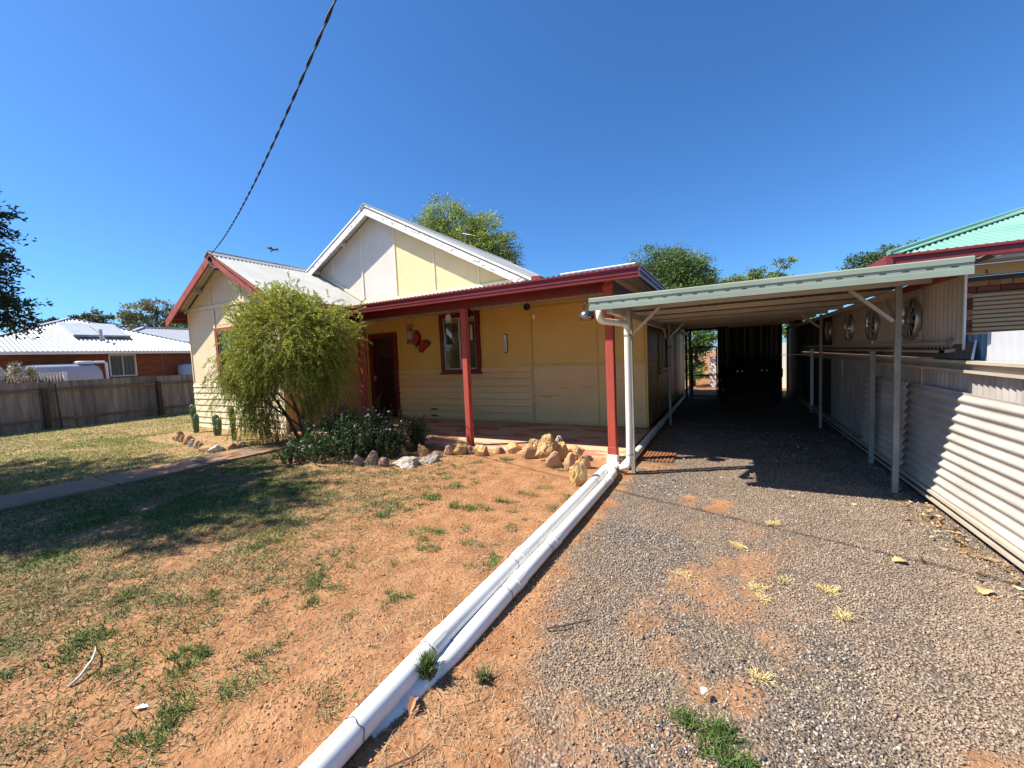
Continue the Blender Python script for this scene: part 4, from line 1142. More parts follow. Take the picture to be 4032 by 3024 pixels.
# bricks
brick_me = {}
def brick(x, z, L_, m):
    key = (round(L_, 3), m)
    if key not in brick_me:
        o = MB().box(0, L_, 0, .11, 0, .072).build("brick", m, None, bevel=0, loc=(0, 0, 0))
        brick_me[key] = o.data
        bpy.data.objects.remove(o)
    o = bpy.data.objects.new("brick", brick_me[key])
    C.objects.link(o); o.parent = nh
    o.location = Vector((x, NY + random.uniform(-.003, .003), z)) - Vector(nh.location)
row = 0
z = 1.375
while z + .078 < 2.345:
    x = 2.62 - (.12 if row % 2 else 0)
    while x < 5.6:
        L_ = .23
        x1 = x + L_
        lim = 3.18 if z < 2.10 else 9
        if x < 3.17 and z < 2.10 or z >= 2.10:
            LL = min(L_, lim - x)
            if LL > .06: brick(x, z, LL, 'brickA' if random.random() < .42 else 'brickB')
        x = x1 + .010
    row += 1; z += .0815
MB().box(2.6, 3.17, NY + .004, NY + .1, 0, 1.37).build("lower_wall", 'brickB', nh)
# roller shutter
for k in range(14):
    z1 = 2.085 - k * .062
    b_ = MB()
    b_.prism([(3.185, NY + .03, z1), (3.185, NY + .012, z1 - .008), (3.185, NY + .010, z1 - .045), (3.185, NY + .03, z1 - .054)], (2.2, 0, 0))
    b_.build("shutter_slat", 'shutter', nh)
MB().box(3.185, 5.4, NY + .02, NY + .09, 1.0, 2.10).build("shutter_back", 'redgut', nh)
MB().box(3.19, 5.4, NY - .005, NY + .04, 2.078, 2.098).build("shutter_head", 'mortar', nh)
MB().tube([(3.30, NY - .03, 2.42), (3.30, NY - .03, 2.36), (3.32, NY - .03, 2.355)], .006, 6).build("hook", 'blacksteel', nh)

# ================================================================ LEFT FENCE
lf = thing("old_corrugated_fence", (-17, 4, 0), "weathered grey corrugated fence with brown timber rails across the left lawn", "fence")
ed = [-2.6, -1.9, -1.2, -.5, .2, .88, 1.55, 2.2, 2.87, 3.54, 4.24, 4.93, 5.57, 6.26, 7.0, 7.7, 8.4, 9.1, 9.8]
for i in range(len(ed) - 1):
    u = MB()
    ln = random.uniform(-.012, .012)
    u.ribbed((-17.0 + (i % 2) * .008, ed[i] - .02, -.03), (0, 1, 0), ed[i + 1] - ed[i] + .03, (0, ln, 1), (1, 0, 0), 1.385 + random.uniform(-.012, .012), .076, .010, spp=5, t0=random.random())
    u.build("fence_sheet", 'fencezinc', lf, smooth=True)
for z in (1.10, .26):
    for y0, y1 in ((-2.5, .6), (.62, 3.64), (3.72, 6.22), (6.3, 9.8)):
        MB().box(-16.985, -16.93, y0, y1, z - .035 + random.uniform(-.015, .015), z + .035).build("fence_rail", 'oldtimber', lf, bevel=.006)
for y in (.61, 3.68, 6.26, 8.9):
    MB().box(-16.97, -16.86, y - .055, y + .055, -.05, 1.16).build("fence_post", 'darkpost', lf, bevel=.01)
MB().beam((-16.84, 3.93, -.05), (-16.84, 3.88, 1.28), .04, .03, (1, 0, 0)).build("star_picket", 'blacksteel', lf)

# ================================================================ LEFT NEIGHBOUR
lh = thing("red_brick_bungalow", (-21.5, 6, 0), "red brick bungalow with white corrugated hip roof beyond the left fence", "house")
w = MB()
w.box(-21.7, -21.5, -2, 6.45, 0, 2.30).box(-21.7, -21.5, 7.30, 12.5, 0, 2.30).box(-21.7, -21.5, 6.45, 7.30, 0, 1.38).box(-21.7, -21.5, 6.45, 7.30, 2.26, 2.30)
w.build("wall", 'brickL', lh)
MB().box(-29, -22.0, -1.8, 12.3, 0, 2.3).build("interior_core", 'dark', lh)
window(6.46, 7.29, 1.38, 2.27, -21.5, lh, 'white', ax='y', face=1, fw=.03, curt='lace', sill=False)
MB().box(-21.50, -21.42, 6.40, 7.35, 1.33, 1.378).build("brick_sill", 'brickB', lh)
MB().tube([(-21.46, 8.14, .1), (-21.46, 8.14, 2.28)], .02, 8).build("pipe", 'brickA', lh)
MB().box(-21.55, -20.98, -2.5, 12.8, 2.29, 2.31).build("soffit", 'soffit', lh)
MB().box(-21.0, -20.93, -2.5, 12.8, 2.27, 2.385).build("gutter", 'creampipe', lh)
k_ = .40; an_ = math.atan(k_); cb, sb = math.cos(an_), math.sin(an_)
y0, y1 = 2.45, 10.4
xr = 3.85
# front plane of the hip roof (the ridge runs only a short way)
u = MB(); u.ribbed((-21.0, y0, 2.385), (0, 1, 0), y1 - y0, (-cb, 0, sb), (sb, 0, cb), lambda t: max(0, min(xr, t, (y1 - y0) - t)) / cb, .12, .022, spp=6)
u.build("roof", 'nroof', lh, smooth=True)
u = MB(); u.ribbed((-21.0, y0, 2.385), (-1, 0, 0), 2 * xr, (0, cb, sb), (0, -sb, cb), lambda t: max(0, min(t, 2 * xr - t)) / cb, .152, .011, spp=4)
u.build("roof", 'nroof', lh, smooth=True)
u = MB(); u.ribbed((-21.0, y1, 2.385), (-1, 0, 0), 2 * xr, (0, -cb, sb), (0, sb, cb), lambda t: max(0, min(t, 2 * xr - t)) / cb, .152, .011, spp=4)
u.build("roof", 'nroof', lh, smooth=True)
hp = MB()
pk0 = (-21.0 - xr, y0 + xr, 2.40 + k_ * xr); pk1 = (-21.0 - xr, y1 - xr, 2.40 + k_ * xr)
hp.beam((-21.0, y0, 2.40), pk0, .14, .03).beam(pk0, pk1, .14, .03).beam(pk1, (-21.0, y1, 2.40), .14, .03)
hp.build("hip_cap", 'nroof', lh)
# second roof further back
u = MB(); u.ribbed((-25.2, 7.6, 3.05), (0, 1, 0), 8.6, (-cb, 0, sb), (sb, 0, cb), lambda t: max(0, min(2.1, t, 8.6 - t)) / cb, .152, .012, spp=4)
u.build("rear_roof", 'nroof', lh, smooth=True)
MB().beam((-25.2, 7.6, 3.06), (-27.3, 9.7, 3.92), .16, .04).build("hip_cap", 'nroof', lh)
MB().beam((-27.3, 9.7, 3.92), (-27.3, 14.1, 3.92), .16, .04).build("hip_cap", 'nroof', lh)
MB().box(-29, -25.3, 7.8, 16, 2.3, 3.05).build("rear_wall", 'soffit', lh)
for ya, yb in ((5.80, 6.60), (6.66, 7.50)):
    p = lambda y, s_: Vector((-21.0 - s_, y, 2.385 + k_ * s_))
    a0, a1 = p(ya, 1.42), p(yb, 1.42); b0, b1 = p(ya - .02, 2.95), p(yb - .04, 2.95)
    so_ = MB().prism([a0 + Vector((0, 0, .06)), a1 + Vector((0, 0, .06)), b1 + Vector((0, 0, .06)), b0 + Vector((0, 0, .06))], (.03, 0, .075)).build("solar_collector", 'solar', lh, bevel=.01)
    MB().beam(a0 + Vector((.03, 0, .09)), a1 + Vector((.03, 0, .09)), .05, .08).build("collector_rail", 'steelpost', lh)
MB().tube([(-22.2, 6.53, 2.85), (-22.2, 6.53, 3.30)], .055, 10).build("vent_pipe", 'tank', lh)

tk = thing("slimline_water_tank", (-20.6, 4.9, 0), "long grey plastic water tank lying against the red brick wall", "water tank")
vs = []; fs = []; n1, n2 = 28, 16
for i in range(n1 + 1):
    t_ = i / n1; yy = 3.85 + 2.2 * t_
    e_ = min(1, (1 - abs(2 * t_ - 1) ** 10) ** .5 + .0)
    for k in range(n2):
        a_ = 2 * math.pi * k / n2
        cx = math.copysign(abs(math.cos(a_)) ** .6, math.cos(a_)) * .38; cz = math.copysign(abs(math.sin(a_)) ** .55, math.sin(a_)) * .92
        vs.append((-20.75 + cx * e_, yy, 1.0 + cz * (e_ * .95 + .05 * (e_ > 0))))
for i in range(n1):
    for k in range(n2):
        fs.append((i * n2 + k, i * n2 + (k + 1) % n2, (i + 1) * n2 + (k + 1) % n2, (i + 1) * n2 + k))
fs.append(tuple(range(n2))); fs.append(tuple(n1 * n2 + k for k in range(n2)))
b_ = MB(); b_.add(vs, fs); b_.build("tank_body", 'tank', tk, smooth=True)
MB().lathe([(0, .10), (.24, .10), (.27, .07), (.27, 0)], (-20.72, 5.55, 1.90), n=20).build("lid", 'white', tk, smooth=True)
MB().tube([(-20.6, 5.8, 1.95), (-20.6, 6.06, 1.95), (-20.55, 6.1, 1.9), (-20.55, 6.1, .3)], .045, 8).build("overflow_pipe", 'white', tk)
MB().tube([(-20.5, 4.0, 1.90), (-20.5, 3.82, 1.88), (-20.5, 3.78, 1.80), (-20.5, 3.78, .4)], .06, 10).build("inlet_pipe", 'white', tk)
MB().tube([(-20.4, 3.78, 1.62), (-20.2, 3.5, 1.62)], .05, 8).build("side_pipe", 'white', tk)
t2 = thing("round_water_tank", (-21.0, 8.95, 0), "small round pale tank beside the wall, partly hidden by the cream cottage", "water tank")
MB().lathe([(0, 1.80), (.30, 1.79), (.46, 1.74), (.50, 1.66), (.5, 0)], (-20.9, 8.98, 0), n=28).build("tank_body", 'tank', t2, smooth=True)
MB().tube([(-20.95, 8.7, 1.75), (-20.95, 8.7, 1.98)], .03, 8).build("pipe_stub", 'darkpost', t2)
MB().tube([(-20.4, 8.82, 1.66), (-20.38, 8.84, 1.60), (-20.4, 8.80, 1.54), (-20.38, 8.84, 1.46)], .018, 6).build("hose", 'black', t2)
t3 = thing("upright_tank", (-19.2, 3.1, 0), "white upright tank cut by the left edge behind the fence", "water tank")
MB().lathe([(0, 1.84), (.3, 1.83), (.42, 1.80), (.45, 1.74), (.45, 0)], (-19.0, 2.93, 0), n=28).build("tank_body", 'tank', t3, smooth=True)
pf = thing("white_picket_screen", (-18.5, 4, 0), "low white picket screen showing above the old corrugated fence", "fence")
MB().box(-18.52, -18.46, 3.30, 4.46, 1.57, 1.61).build("top_rail", 'white', pf)
MB().box(-18.52, -18.46, 3.30, 4.46, .2, .25).build("bottom_rail", 'white', pf)
for k in range(17):
    MB().box(-18.50, -18.475, 3.32 + k * .066, 3.352 + k * .066, .1, 1.57).build("picket", 'white', pf)
for y in (3.98, 4.46):
    MB().box(-18.54, -18.45, y, y + .08, 0, 1.62).build("post", 'white', pf)
MB().box(-18.56, -18.55, 3.3, 4.46, .2, 1.5).build("back_sheet", 'redpeel', pf)

# ================================================================ OVERHEAD CABLE
cb_ = thing("power_cable", (-10.3, 5.0, 4.05), "twisted black overhead cable running to the wing gable apex", "cable")
def cpos(t_):   # parabola through the gable hook and towards a pole on the right
    P0, P1, P2 = Vector((-10.30, 4.97, 4.06)), Vector((-1.9, 1.86, 3.93)), Vector((9.0, -2.15, 6.6))
    # quadratic interpolation in x
    x = P0.x + (P2.x - P0.x) * t_
    def lag(a0, a1, a2):
        return (a0 * (x - P1.x) * (x - P2.x) / ((P0.x - P1.x) * (P0.x - P2.x)) + a1 * (x - P0.x) * (x - P2.x) / ((P1.x - P0.x) * (P1.x - P2.x)) + a2 * (x - P0.x) * (x - P1.x) / ((P2.x - P0.x) * (P2.x - P1.x)))
    return Vector((x, lag(P0.y, P1.y, P2.y), lag(P0.z, P1.z, P2.z)))
n = 700
cen = [cpos(i / n) for i in range(n + 1)]
for s_ in range(2):
    pts = []
    for i, c_ in enumerate(cen):
        a_ = i / n * 19.4 / .22 * 2 * math.pi / 2 + s_ * math.pi
        pts.append(c_ + Vector((.25, .95, 0)).normalized() * .0058 * math.cos(a_) + Vector((0, 0, 1)) * .0058 * math.sin(a_))
    MB().tube(pts, .0058, 6).build("strand", 'cable', cb_)
MB().tube([(-10.34, 4.93, 3.98), (-10.20, 4.92, 3.80), (-10.12, 4.93, 3.76), (-10.02, 4.95, 3.72), (-9.96, 5.05, 3.64), (-9.9, 5.1, 3.58), (-9.84, 5.12, 3.62), (-9.85, 5.15, 3.70), (-10.0, 5.2, 3.76)], .014, 6).build("service_loop", 'cable', cb_)
MB().tube([(-10.36, 4.95, 4.0), (-10.26, 4.93, 3.86), (-10.22, 4.94, 3.74), (-10.10, 4.95, 3.70), (-10.05, 5.1, 3.74)], .014, 6).build("service_loop", 'cable', cb_)
MB().tube([(-10.3, 4.98, 4.02), (-10.36, 4.97, 3.95)], .03, 8).build("clamp", 'black', cb_)
pl = thing("power_pole", (9.6, -2.3, 0), "timber street pole outside the frame that carries the cable", "pole")
MB().tube([(9.4, -2.3, -.5), (9.4, -2.3, 7.2)], [.16, .12], 14).build("shaft", 'bark', pl)
MB().beam((9.0, -3.1, 6.7), (9.0, -1.5, 6.7), .09, .11).build("crossarm", 'oldtimber', pl)

# bird
bd = thing("bird", (-19.1, 12.0, 7.05), "small dark bird with spread wings flying in the clear sky", "bird")
bp0 = Vector((-19.15, 12.0, 7.08))
v = [(0, -.02, 0), (.16, 0, .03), (.05, .0, .05)]
MB().tube([bp0 + Vector((-.17, 0, -.03)), bp0 + Vector((-.08, 0, 0)), bp0 + Vector((.03, 0, .01)), bp0 + Vector((.12, 0, .03)), bp0 + Vector((.17, 0, .02))], [.006, .035, .045, .028, .006], 8).build("body", 'bird', bd, smooth=True)
for s_ in (-1, 1):
    MB().prism([bp0 + Vector((.05, s_ * .02, .02)), bp0 + Vector((.08, s_ * .14, .10)), bp0 + Vector((-.02, s_ * .30, .04)), bp0 + Vector((-.08, s_ * .22, .04)), bp0 + Vector((-.07, s_ * .03, .0))], (0, 0, .008)).build("wing", 'bird', bd)
MB().prism([bp0 + Vector((-.12, -.01, -.01)), bp0 + Vector((-.24, -.05, -.05)), bp0 + Vector((-.24, .05, -.05)), bp0 + Vector((-.12, .01, -.01))], (0, 0, .006)).build("tail", 'bird', bd)

# ================================================================ ROCKS
def rock(x, y, w_, h_, m, label, d_=None, group=None, sharp=.25, lean_=(0, 0), rz=0, seed=0, name="rock", cat="rock", base=-.06, bulge=1.0):
    import bmesh
    bm = bmesh.new()
    bmesh.ops.create_icosphere(bm, subdivisions=4 if w_ > .12 else 3, radius=1)
    d_ = d_ or w_ * .7
    r_ = random.Random(seed)
    planes = []
    for k in range(16 if m == 'stoneY' else 10):
        n_ = Vector((r_.gauss(0, 1), r_.gauss(0, 1), r_.gauss(0, .8))).normalized()
        planes.append((n_, r_.uniform(.50, .88)))
    ox = r_.uniform(0, 50)
    from mathutils import noise as mn
    for v_ in bm.verts:
        p = v_.co.copy()
        for n_, q in planes:
            dd = p.dot(n_) - q
            if dd > 0: p -= n_ * dd * .92
        s1 = mn.noise(p * 1.7 + Vector((ox, 0, 0)))
        s2 = mn.noise(Vector((p.x * 5, p.y * 5, p.z * 2.2)) + Vector((ox, 3, 0)))
        s3 = mn.noise(Vector((p.x * 12, p.y * 12, p.z * 5)) + Vector((ox, 7, 0)))
        p *= 1 + .14 * s1 + sharp * .34 * (1 - 2 * abs(s2)) + sharp * .22 * s3
        v_.co = p
    mnz = min(v_.co.z for v_ in bm.verts); mxz = max(v_.co.z for v_ in bm.verts)
    mx_ = max(abs(v_.co.x) for v_ in bm.verts); my_ = max(abs(v_.co.y) for v_ in bm.verts)
    for v_ in bm.verts:
        q = (v_.co.z - mnz) / (mxz - mnz)
        px_ = v_.co.x / mx_ * w_ / 2 * (1 + (1 - q) * .15 * bulge); py_ = v_.co.y / my_ * d_ / 2
        v_.co = Vector((px_ + lean_[0] * q, py_ + lean_[1] * q, base + q * (h_ - base)))
    me = bpy.data.meshes.new(name); bm.to_mesh(me); bm.free()
    me.materials.append(MT[m])
    me.polygons.foreach_set("use_smooth", [m == 'stoneP'] * len(me.polygons))
    if group and group.startswith('ochre'):
        for v_ in me.vertices: v_.co *= 1.05
    o = bpy.data.objects.new(name, me); C.objects.link(o)
    o.location = (x, y, 0)
    o.rotation_euler = (0, 0, rz)
    return tag(o, label, cat, group)
GP = "ochre rocks heaped beside the verandah corner"
A0 = .42      # rocks' wide side faces the street corner
rock(-2.52, 5.10, .22, .19, 'stoneP', "pinkish wedge rock at the left end of the ochre rock heap", rz=A0, group=GP, seed=1)
rock(-2.55, 5.36, .20, .22, 'stoneY', "knobbly orange-brown rock behind the tall ochre one, top left of the heap", rz=A0, group=GP, seed=2, sharp=.5)
rock(-2.22, 5.06, .31, .37, 'stoneY', "largest ochre rock of the heap, leaning to the right with furrowed faces", d_=.2, rz=A0, group=GP, seed=33, sharp=.45, lean_=(.07, 0), base=.03)
rock(-2.20, 5.40, .17, .28, 'stoneW', "pale pointed rock rising behind the largest ochre rock", rz=A0, group=GP, seed=4, sharp=.4)
rock(-2.05, 5.16, .19, .24, 'stoneY', "dark-furrowed ochre rock in the middle of the heap's back row", rz=A0, group=GP, seed=5, sharp=.5)
rock(-2.0, 4.78, .22, .21, 'stoneP', "smooth orange rounded rock in the front centre of the heap", rz=A0, group=GP, seed=6, sharp=.08)
rock(-1.79, 4.80, .155, .20, 'stoneP', "smooth upright egg-shaped rock right of the front centre", rz=A0, group=GP, seed=7, sharp=.08)
rock(-1.85, 5.22, .22, .20, 'stoneY', "ragged yellow rock at the right back of the heap, near the slab edge", rz=A0, group=GP, seed=8, sharp=.55)
rock(-1.66, 4.86, .20, .17, 'stoneP', "pinkish speckled rock at the right front of the heap", rz=A0, group=GP, seed=9, sharp=.25)
rock(-1.47, 4.22, .20, .29, 'stoneY', "upright petrified-wood rock standing alone beside the white pipes", d_=.15, rz=A0, group=GP, seed=10, sharp=.4, bulge=2.2)
GB = "stones edging the flower bed"
bed = [(-4.62, 3.90, .17, .18, 'stoneB', "dark stone under the flowers at the bed's left front"), (-4.42, 3.95, .19, .24, 'stoneB', "brown upright slab among the flower bed stones"),
       (-4.22, 3.97, .15, .16, 'stoneB', "small blackish stone just left of the long white one"), (-3.98, 4.14, .38, .14, 'stoneW', "long white quartz stone lying at the bed's front"),
       (-3.90, 4.06, .22, .07, 'stoneW', "thin flat stone tucked under the long white one"), (-4.40, 4.50, .19, .22, 'stoneY', "small yellow stone perched behind the long white one"),
       (-4.10, 4.62, .20, .21, 'stoneY', "blocky pale yellow stone behind the grey pointed one"), (-3.77, 4.40, .30, .12, 'stoneG', "flat grey pointed stone right of the white quartz"),
       (-3.84, 4.66, .19, .11, 'stoneB', "low brown stone right of the blocky pale one"), (-3.80, 4.88, .16, .15, 'stoneP', "rounded tan stone left of the middle post's foot"),
       (-3.64, 4.97, .21, .17, 'stoneY', "mottled ochre stone near the middle post"), (-3.50, 5.06, .17, .13, 'stoneB', "brown stone directly before the middle post"),
       (-3.30, 5.02, .24, .16, 'stoneY', "ochre stone just right of the middle post"), (-3.12, 5.26, .19, .09, 'stoneP', "small low tan stone between the two ochre stones by the slab"),
       (-2.90, 5.34, .30, .15, 'stoneY', "long orange stone against the slab edge")]
for i, (x, y, w_, h_, m, lb) in enumerate(bed):
    rock(x, y, w_, h_, m, lb, group=GB, seed=20 + i, sharp=.35, rz=A0 + random.uniform(-.2, .2), name="edging_stone", cat="stone")
GCB = "stones edging the cactus bed"
cst = [(-10.95, 4.35, .14, .12, 'stoneB', "dark end stone furthest back in the cactus bed row"), (-10.55, 4.10, .13, .12, 'stoneP', "second small stone at the far left end of the cactus bed"),
       (-10.30, 4.06, .12, .15, 'stoneP', "narrow upright tan stone near the cactus bed's left end"), (-10.05, 4.0, .12, .16, 'stoneW', "pale upright stone next in the left part of the cactus row"),
       (-9.80, 3.96, .13, .17, 'stoneP', "tall tan stone of the leaning run in the cactus row"), (-9.48, 3.88, .2, .2, 'stoneP', "broad leaning tan stone in the middle of the cactus row"),
       (-9.15, 3.82, .14, .15, 'stoneW', "cream faceted stone in the middle of the cactus row"), (-8.88, 3.78, .13, .14, 'stoneY', "yellowish stone left of the flat ones in the cactus row"),
       (-8.62, 3.74, .13, .14, 'stoneP', "small pinkish stone before the flat ones in the cactus row"), (-8.36, 3.70, .24, .11, 'stoneP', "flat tan slab lying near the path in the cactus row"),
       (-8.08, 3.74, .24, .13, 'stoneW', "biggest grey-white layered stone beside the path"), (-7.98, 3.95, .16, .12, 'stoneP', "brown rounded stone right of the layered white one"),
       (-7.92, 4.10, .18, .12, 'stoneB', "dark stone close to the path edge by the bush"), (-7.90, 4.32, .22, .11, 'stoneP', "flat stone at the right end of the cactus row beneath the bush")]
for i, (x, y, w_, h_, m, lb) in enumerate(cst):
    rock(x, y, w_ * 1.15, h_, m, lb, group=GCB, seed=60 + i, sharp=.3, rz=1.0 + random.uniform(-.3, .3), name="edging_stone", cat="stone")

# ================================================================ CACTI
def cactus(x, y, stems, label):
    t_ = thing("cactus", (x, y, 0), label, "cactus", "upright columnar cacti beside the wing wall")
    for (dx, dy, z0, z1, r, lx) in stems:
        vs = []; fs = []; n_ = 28; m_ = 14
        for i in range(m_ + 1):
            q = i / m_
            rr = r * (.75 + .35 * math.sin(min(q * 2.2, 1.57))) * (math.sqrt(max(0, 1 - ((q - .85) / .15) ** 2)) if q > .85 else 1)
            for k in range(n_):
                a_ = 2 * math.pi * k / n_
                rb = rr * (1 + .16 * math.cos(a_ * 7))
                vs.append((x + dx + lx * q + math.cos(a_) * rb, y + dy + math.sin(a_) * rb, z0 + (z1 - z0) * q))
        for i in range(m_):
            for k in range(n_):
                fs.append((i * n_ + k, i * n_ + (k + 1) % n_, (i + 1) * n_ + (k + 1) % n_, (i + 1) * n_ + k))
        b_ = MB(); b_.add(vs, fs); b_.build("stem", 'cactus', t_, smooth=True)
cactus(-11.08, 4.72, [(0, 0, -.03, .42, .05, .05), (-.06, .02, .22, .68, .05, -.06), (.05, .0, .02, .46, .04, .02)], "tall two-stemmed cactus furthest left at the wing's corner")
cactus(-9.88, 4.60, [(0, 0, -.03, .50, .055, -.02), (.07, 0, .05, .42, .045, .03), (.02, -.03, -.02, .26, .04, .0)], "short stout double cactus in the middle of the cactus bed")
cactus(-8.86, 4.42, [(0, 0, -.03, .74, .042, -.02)], "single slim cactus half behind the weeping bush")

# ================================================================ WEEPING BUSH
bush = thing("weeping_bush", (-6.9, 4.62, 0), "large feathery yellow-green weeping bush in front of the wing", "bush")
base = Vector((-6.95, 4.68, 0))
stems = [((-7.05, 4.66, 0), (-7.35, 4.6, .55), (-7.75, 4.5, 1.1), (-7.8, 4.4, 1.6)), ((-6.98, 4.70, 0), (-7.1, 4.66, .6), (-7.25, 4.55, 1.3), (-7.3, 4.4, 2.1)),
         ((-6.88, 4.68, 0), (-6.85, 4.6, .7), (-6.9, 4.45, 1.4), (-6.75, 4.3, 2.2)), ((-6.80, 4.64, 0), (-6.55, 4.55, .6), (-6.3, 4.4, 1.2), (-6.0, 4.4, 1.9)),
         ((-7.05, 4.66, .35), (-7.6, 4.4, .8), (-7.75, 4.3, 1.15), (-7.9, 4.1, 1.3)), ((-6.85, 4.6, .5), (-6.9, 4.2, 1.0), (-7.0, 3.8, 1.5), (-7.1, 3.6, 2.0)), ((-6.7, 4.6, .6), (-6.2, 4.2, 1.1), (-6.0, 4.3, 1.5), (-5.9, 4.2, 1.7))]
for k, st in enumerate(stems):
    MB().tube(st, [.035, .028, .02, .012] if k < 4 else [.02, .016, .012, .007], 8).build("stem", 'bark', bush, smooth=True)
cc = np.array([-6.78, 4.40, 1.80])
rad = np.array([.98, .74, .80])
NB = 330
u_ = RNG.normal(size=(NB * 3, 3)); u_ = norm(u_)
u_ = u_[u_[:, 2] > -.75][:NB]
rr = RNG.uniform(.5, 1.0, len(u_)) ** .6
lump = .82 + .3 * fbm(u_[:, 0] * 3 + 10, u_[:, 1] * 3 + u_[:, 2] * 2, 1.2, 31)
ctr = cc + u_ * rad * (rr * lump)[:, None]
# extra drooping masses on both lower sides
ex = []
for (x, y, z, sx_, sy_, sz_, n_) in ((-7.60, 4.25, 1.0, .30, .3, .36, 46), (-7.70, 4.3, .50, .20, .2, .26, 24), (-7.6, 4.2, 1.4, .36, .3, .3, 48), (-6.15, 4.35, 1.45, .34, .3, .34, 56), (-6.15, 4.4, 1.05, .18, .2, .2, 14), (-5.95, 4.35, 1.95, .34, .3, .3, 40),
                               (-6.5, 4.2, 2.55, .3, .3, .15, 18), (-7.3, 4.2, 2.35, .25, .3, .14, 12), (-7.9, 4.3, 1.4, .2, .22, .22, 18), (-5.6, 4.4, 2.1, .2, .2, .18, 14), (-7.5, 3.9, 1.3, .5, .25, .3, 20)):
    ex.append(np.array([x, y, z]) + RNG.normal(size=(n_, 3)) * np.array([sx_, sy_, sz_]) * .6)
ctr = np.concatenate([ctr] + ex)
ctr = ctr[ctr[:, 1] < 5.12]
keep = ~((np.abs(ctr[:, 0] + 6.85) < .50) & (ctr[:, 2] < 1.32))
ctr = ctr[keep]
pos_s = []; dir_s = []; 
for c_ in ctr:
    k = RNG.integers(8, 12)
    out = (c_ - cc) / rad; out = out / (np.linalg.norm(out) + 1e-6)
    for j in range(k):
        p_ = c_ + RNG.normal(size=3) * np.array([.15, .13, .11])
        d_ = out * .9 + RNG.normal(size=3) * .45
        d_[2] += .5 * (c_[2] > 2.05) - .75 * (c_[2] < 1.5) - .25
        pos_s.append(p_); dir_s.append(d_ / np.linalg.norm(d_))
pos_s = np.array(pos_s); dir_s = np.array(dir_s)
ns = len(pos_s)
# each shoot: a curved twig with short needles all round
K = 40
t_ = np.linspace(.05, 1, K)
Ls = RNG.uniform(.13, .30, ns)
grav_ = np.array([0, 0, -1.0])
P_ = pos_s[:, None, :] + dir_s[:, None, :] * (t_[None, :, None] * Ls[:, None, None]) + grav_ * (t_[None, :, None] ** 2 * Ls[:, None, None] * .35)
D_ = dir_s[:, None, :] * .65 + RNG.normal(size=(ns, K, 3)) * .62
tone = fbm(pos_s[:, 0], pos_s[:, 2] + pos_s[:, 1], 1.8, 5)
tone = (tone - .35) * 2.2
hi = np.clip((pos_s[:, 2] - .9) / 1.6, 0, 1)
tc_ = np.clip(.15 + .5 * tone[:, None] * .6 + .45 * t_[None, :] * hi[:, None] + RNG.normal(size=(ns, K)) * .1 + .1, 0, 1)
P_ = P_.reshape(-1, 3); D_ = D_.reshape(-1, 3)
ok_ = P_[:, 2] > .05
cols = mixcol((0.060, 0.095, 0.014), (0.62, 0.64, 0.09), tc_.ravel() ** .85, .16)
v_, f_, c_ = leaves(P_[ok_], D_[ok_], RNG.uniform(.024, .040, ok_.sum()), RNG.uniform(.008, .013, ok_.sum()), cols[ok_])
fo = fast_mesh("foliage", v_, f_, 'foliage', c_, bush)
tw = MB()
for i in range(0, ns, 5):
    a_ = pos_s[i]; b_ = pos_s[i] + dir_s[i] * Ls[i] * .8 + grav_ * Ls[i] * .2
    tw.tube([a_ - dir_s[i] * .12, b_], .003, 3, cap=False)
tw.build("twigs", 'bark', bush, kind="stuff")

# bare brown undergrowth at the bush's foot
ug = MB()
for i in range(150):
    x = RNG.uniform(-8.0, -6.3); y = RNG.uniform(4.3, 4.8)
    a_ = Vector((x, y, 0)); b_ = a_ + Vector((RNG.normal() * .16, RNG.normal() * .10, RNG.uniform(.15, .55)))
    ug.tube([a_, a_.lerp(b_, .5) + Vector((RNG.normal() * .04, 0, 0)), b_], [.004, .003, .002], 4, cap=False)
tag(ug.build("dry_undergrowth", 'bark', kind="stuff"), "tangle of bare brown twigs at the foot of the weeping bush")

# ================================================================ FLOWER SHRUB
fs_ = thing("flowering_shrub", (-5.0, 4.2, 0), "dark green shrub with mauve-pink flowers in the bed before the verandah", "shrub")
mounds = [(-5.75, 3.62, .28, .34, .26), (-5.35, 3.78, .38, .36, .42), (-5.0, 4.0, .42, .36, .58), (-4.75, 4.25, .42, .34, .62), (-4.65, 4.6, .36, .30, .60), (-5.3, 4.3, .4, .35, .62), (-5.7, 4.5, .4, .32, .62), (-5.1, 4.65, .4, .3, .60), (-4.5, 4.95, .28, .26, .45), (-5.55, 4.1, .36, .3, .5), (-4.45, 4.35, .25, .25, .38), (-5.9, 4.0, .26, .28, .34)]
pp = []; dd = []
stemb = MB(); tips = []
for (x, y, rx_, ry_, h_) in mounds:
    for k in range(32):
        a_ = RNG.uniform(0, 6.28); r_ = RNG.uniform(0, 1) ** .6
        tip = np.array([x + math.cos(a_) * r_ * rx_, y + math.sin(a_) * r_ * ry_, h_ * (1.16 - .45 * r_ * r_) * RNG.uniform(.85, 1.15)])
        if RNG.random() < .05: tip[2] *= 1.25
        b0 = np.array([x + math.cos(a_) * r_ * rx_ * .35, y + math.sin(a_) * r_ * ry_ * .35, 0.02])
        tips.append(tip)
        stemb.tube([b0, (b0 + tip) / 2 + RNG.normal(size=3) * .02, tip], [.006, .004, .003], 4, cap=False)
        m_ = int(44 * (.5 + h_))
        tt = RNG.uniform(.22, 1.02, m_)
        p_ = b0 + (tip - b0) * tt[:, None] + RNG.normal(size=(m_, 3)) * .016
        d_ = RNG.normal(size=(m_, 3)); d_[:, 2] += .35
        pp.append(p_); dd.append(d_)
pp = np.concatenate(pp); dd = np.concatenate(dd)
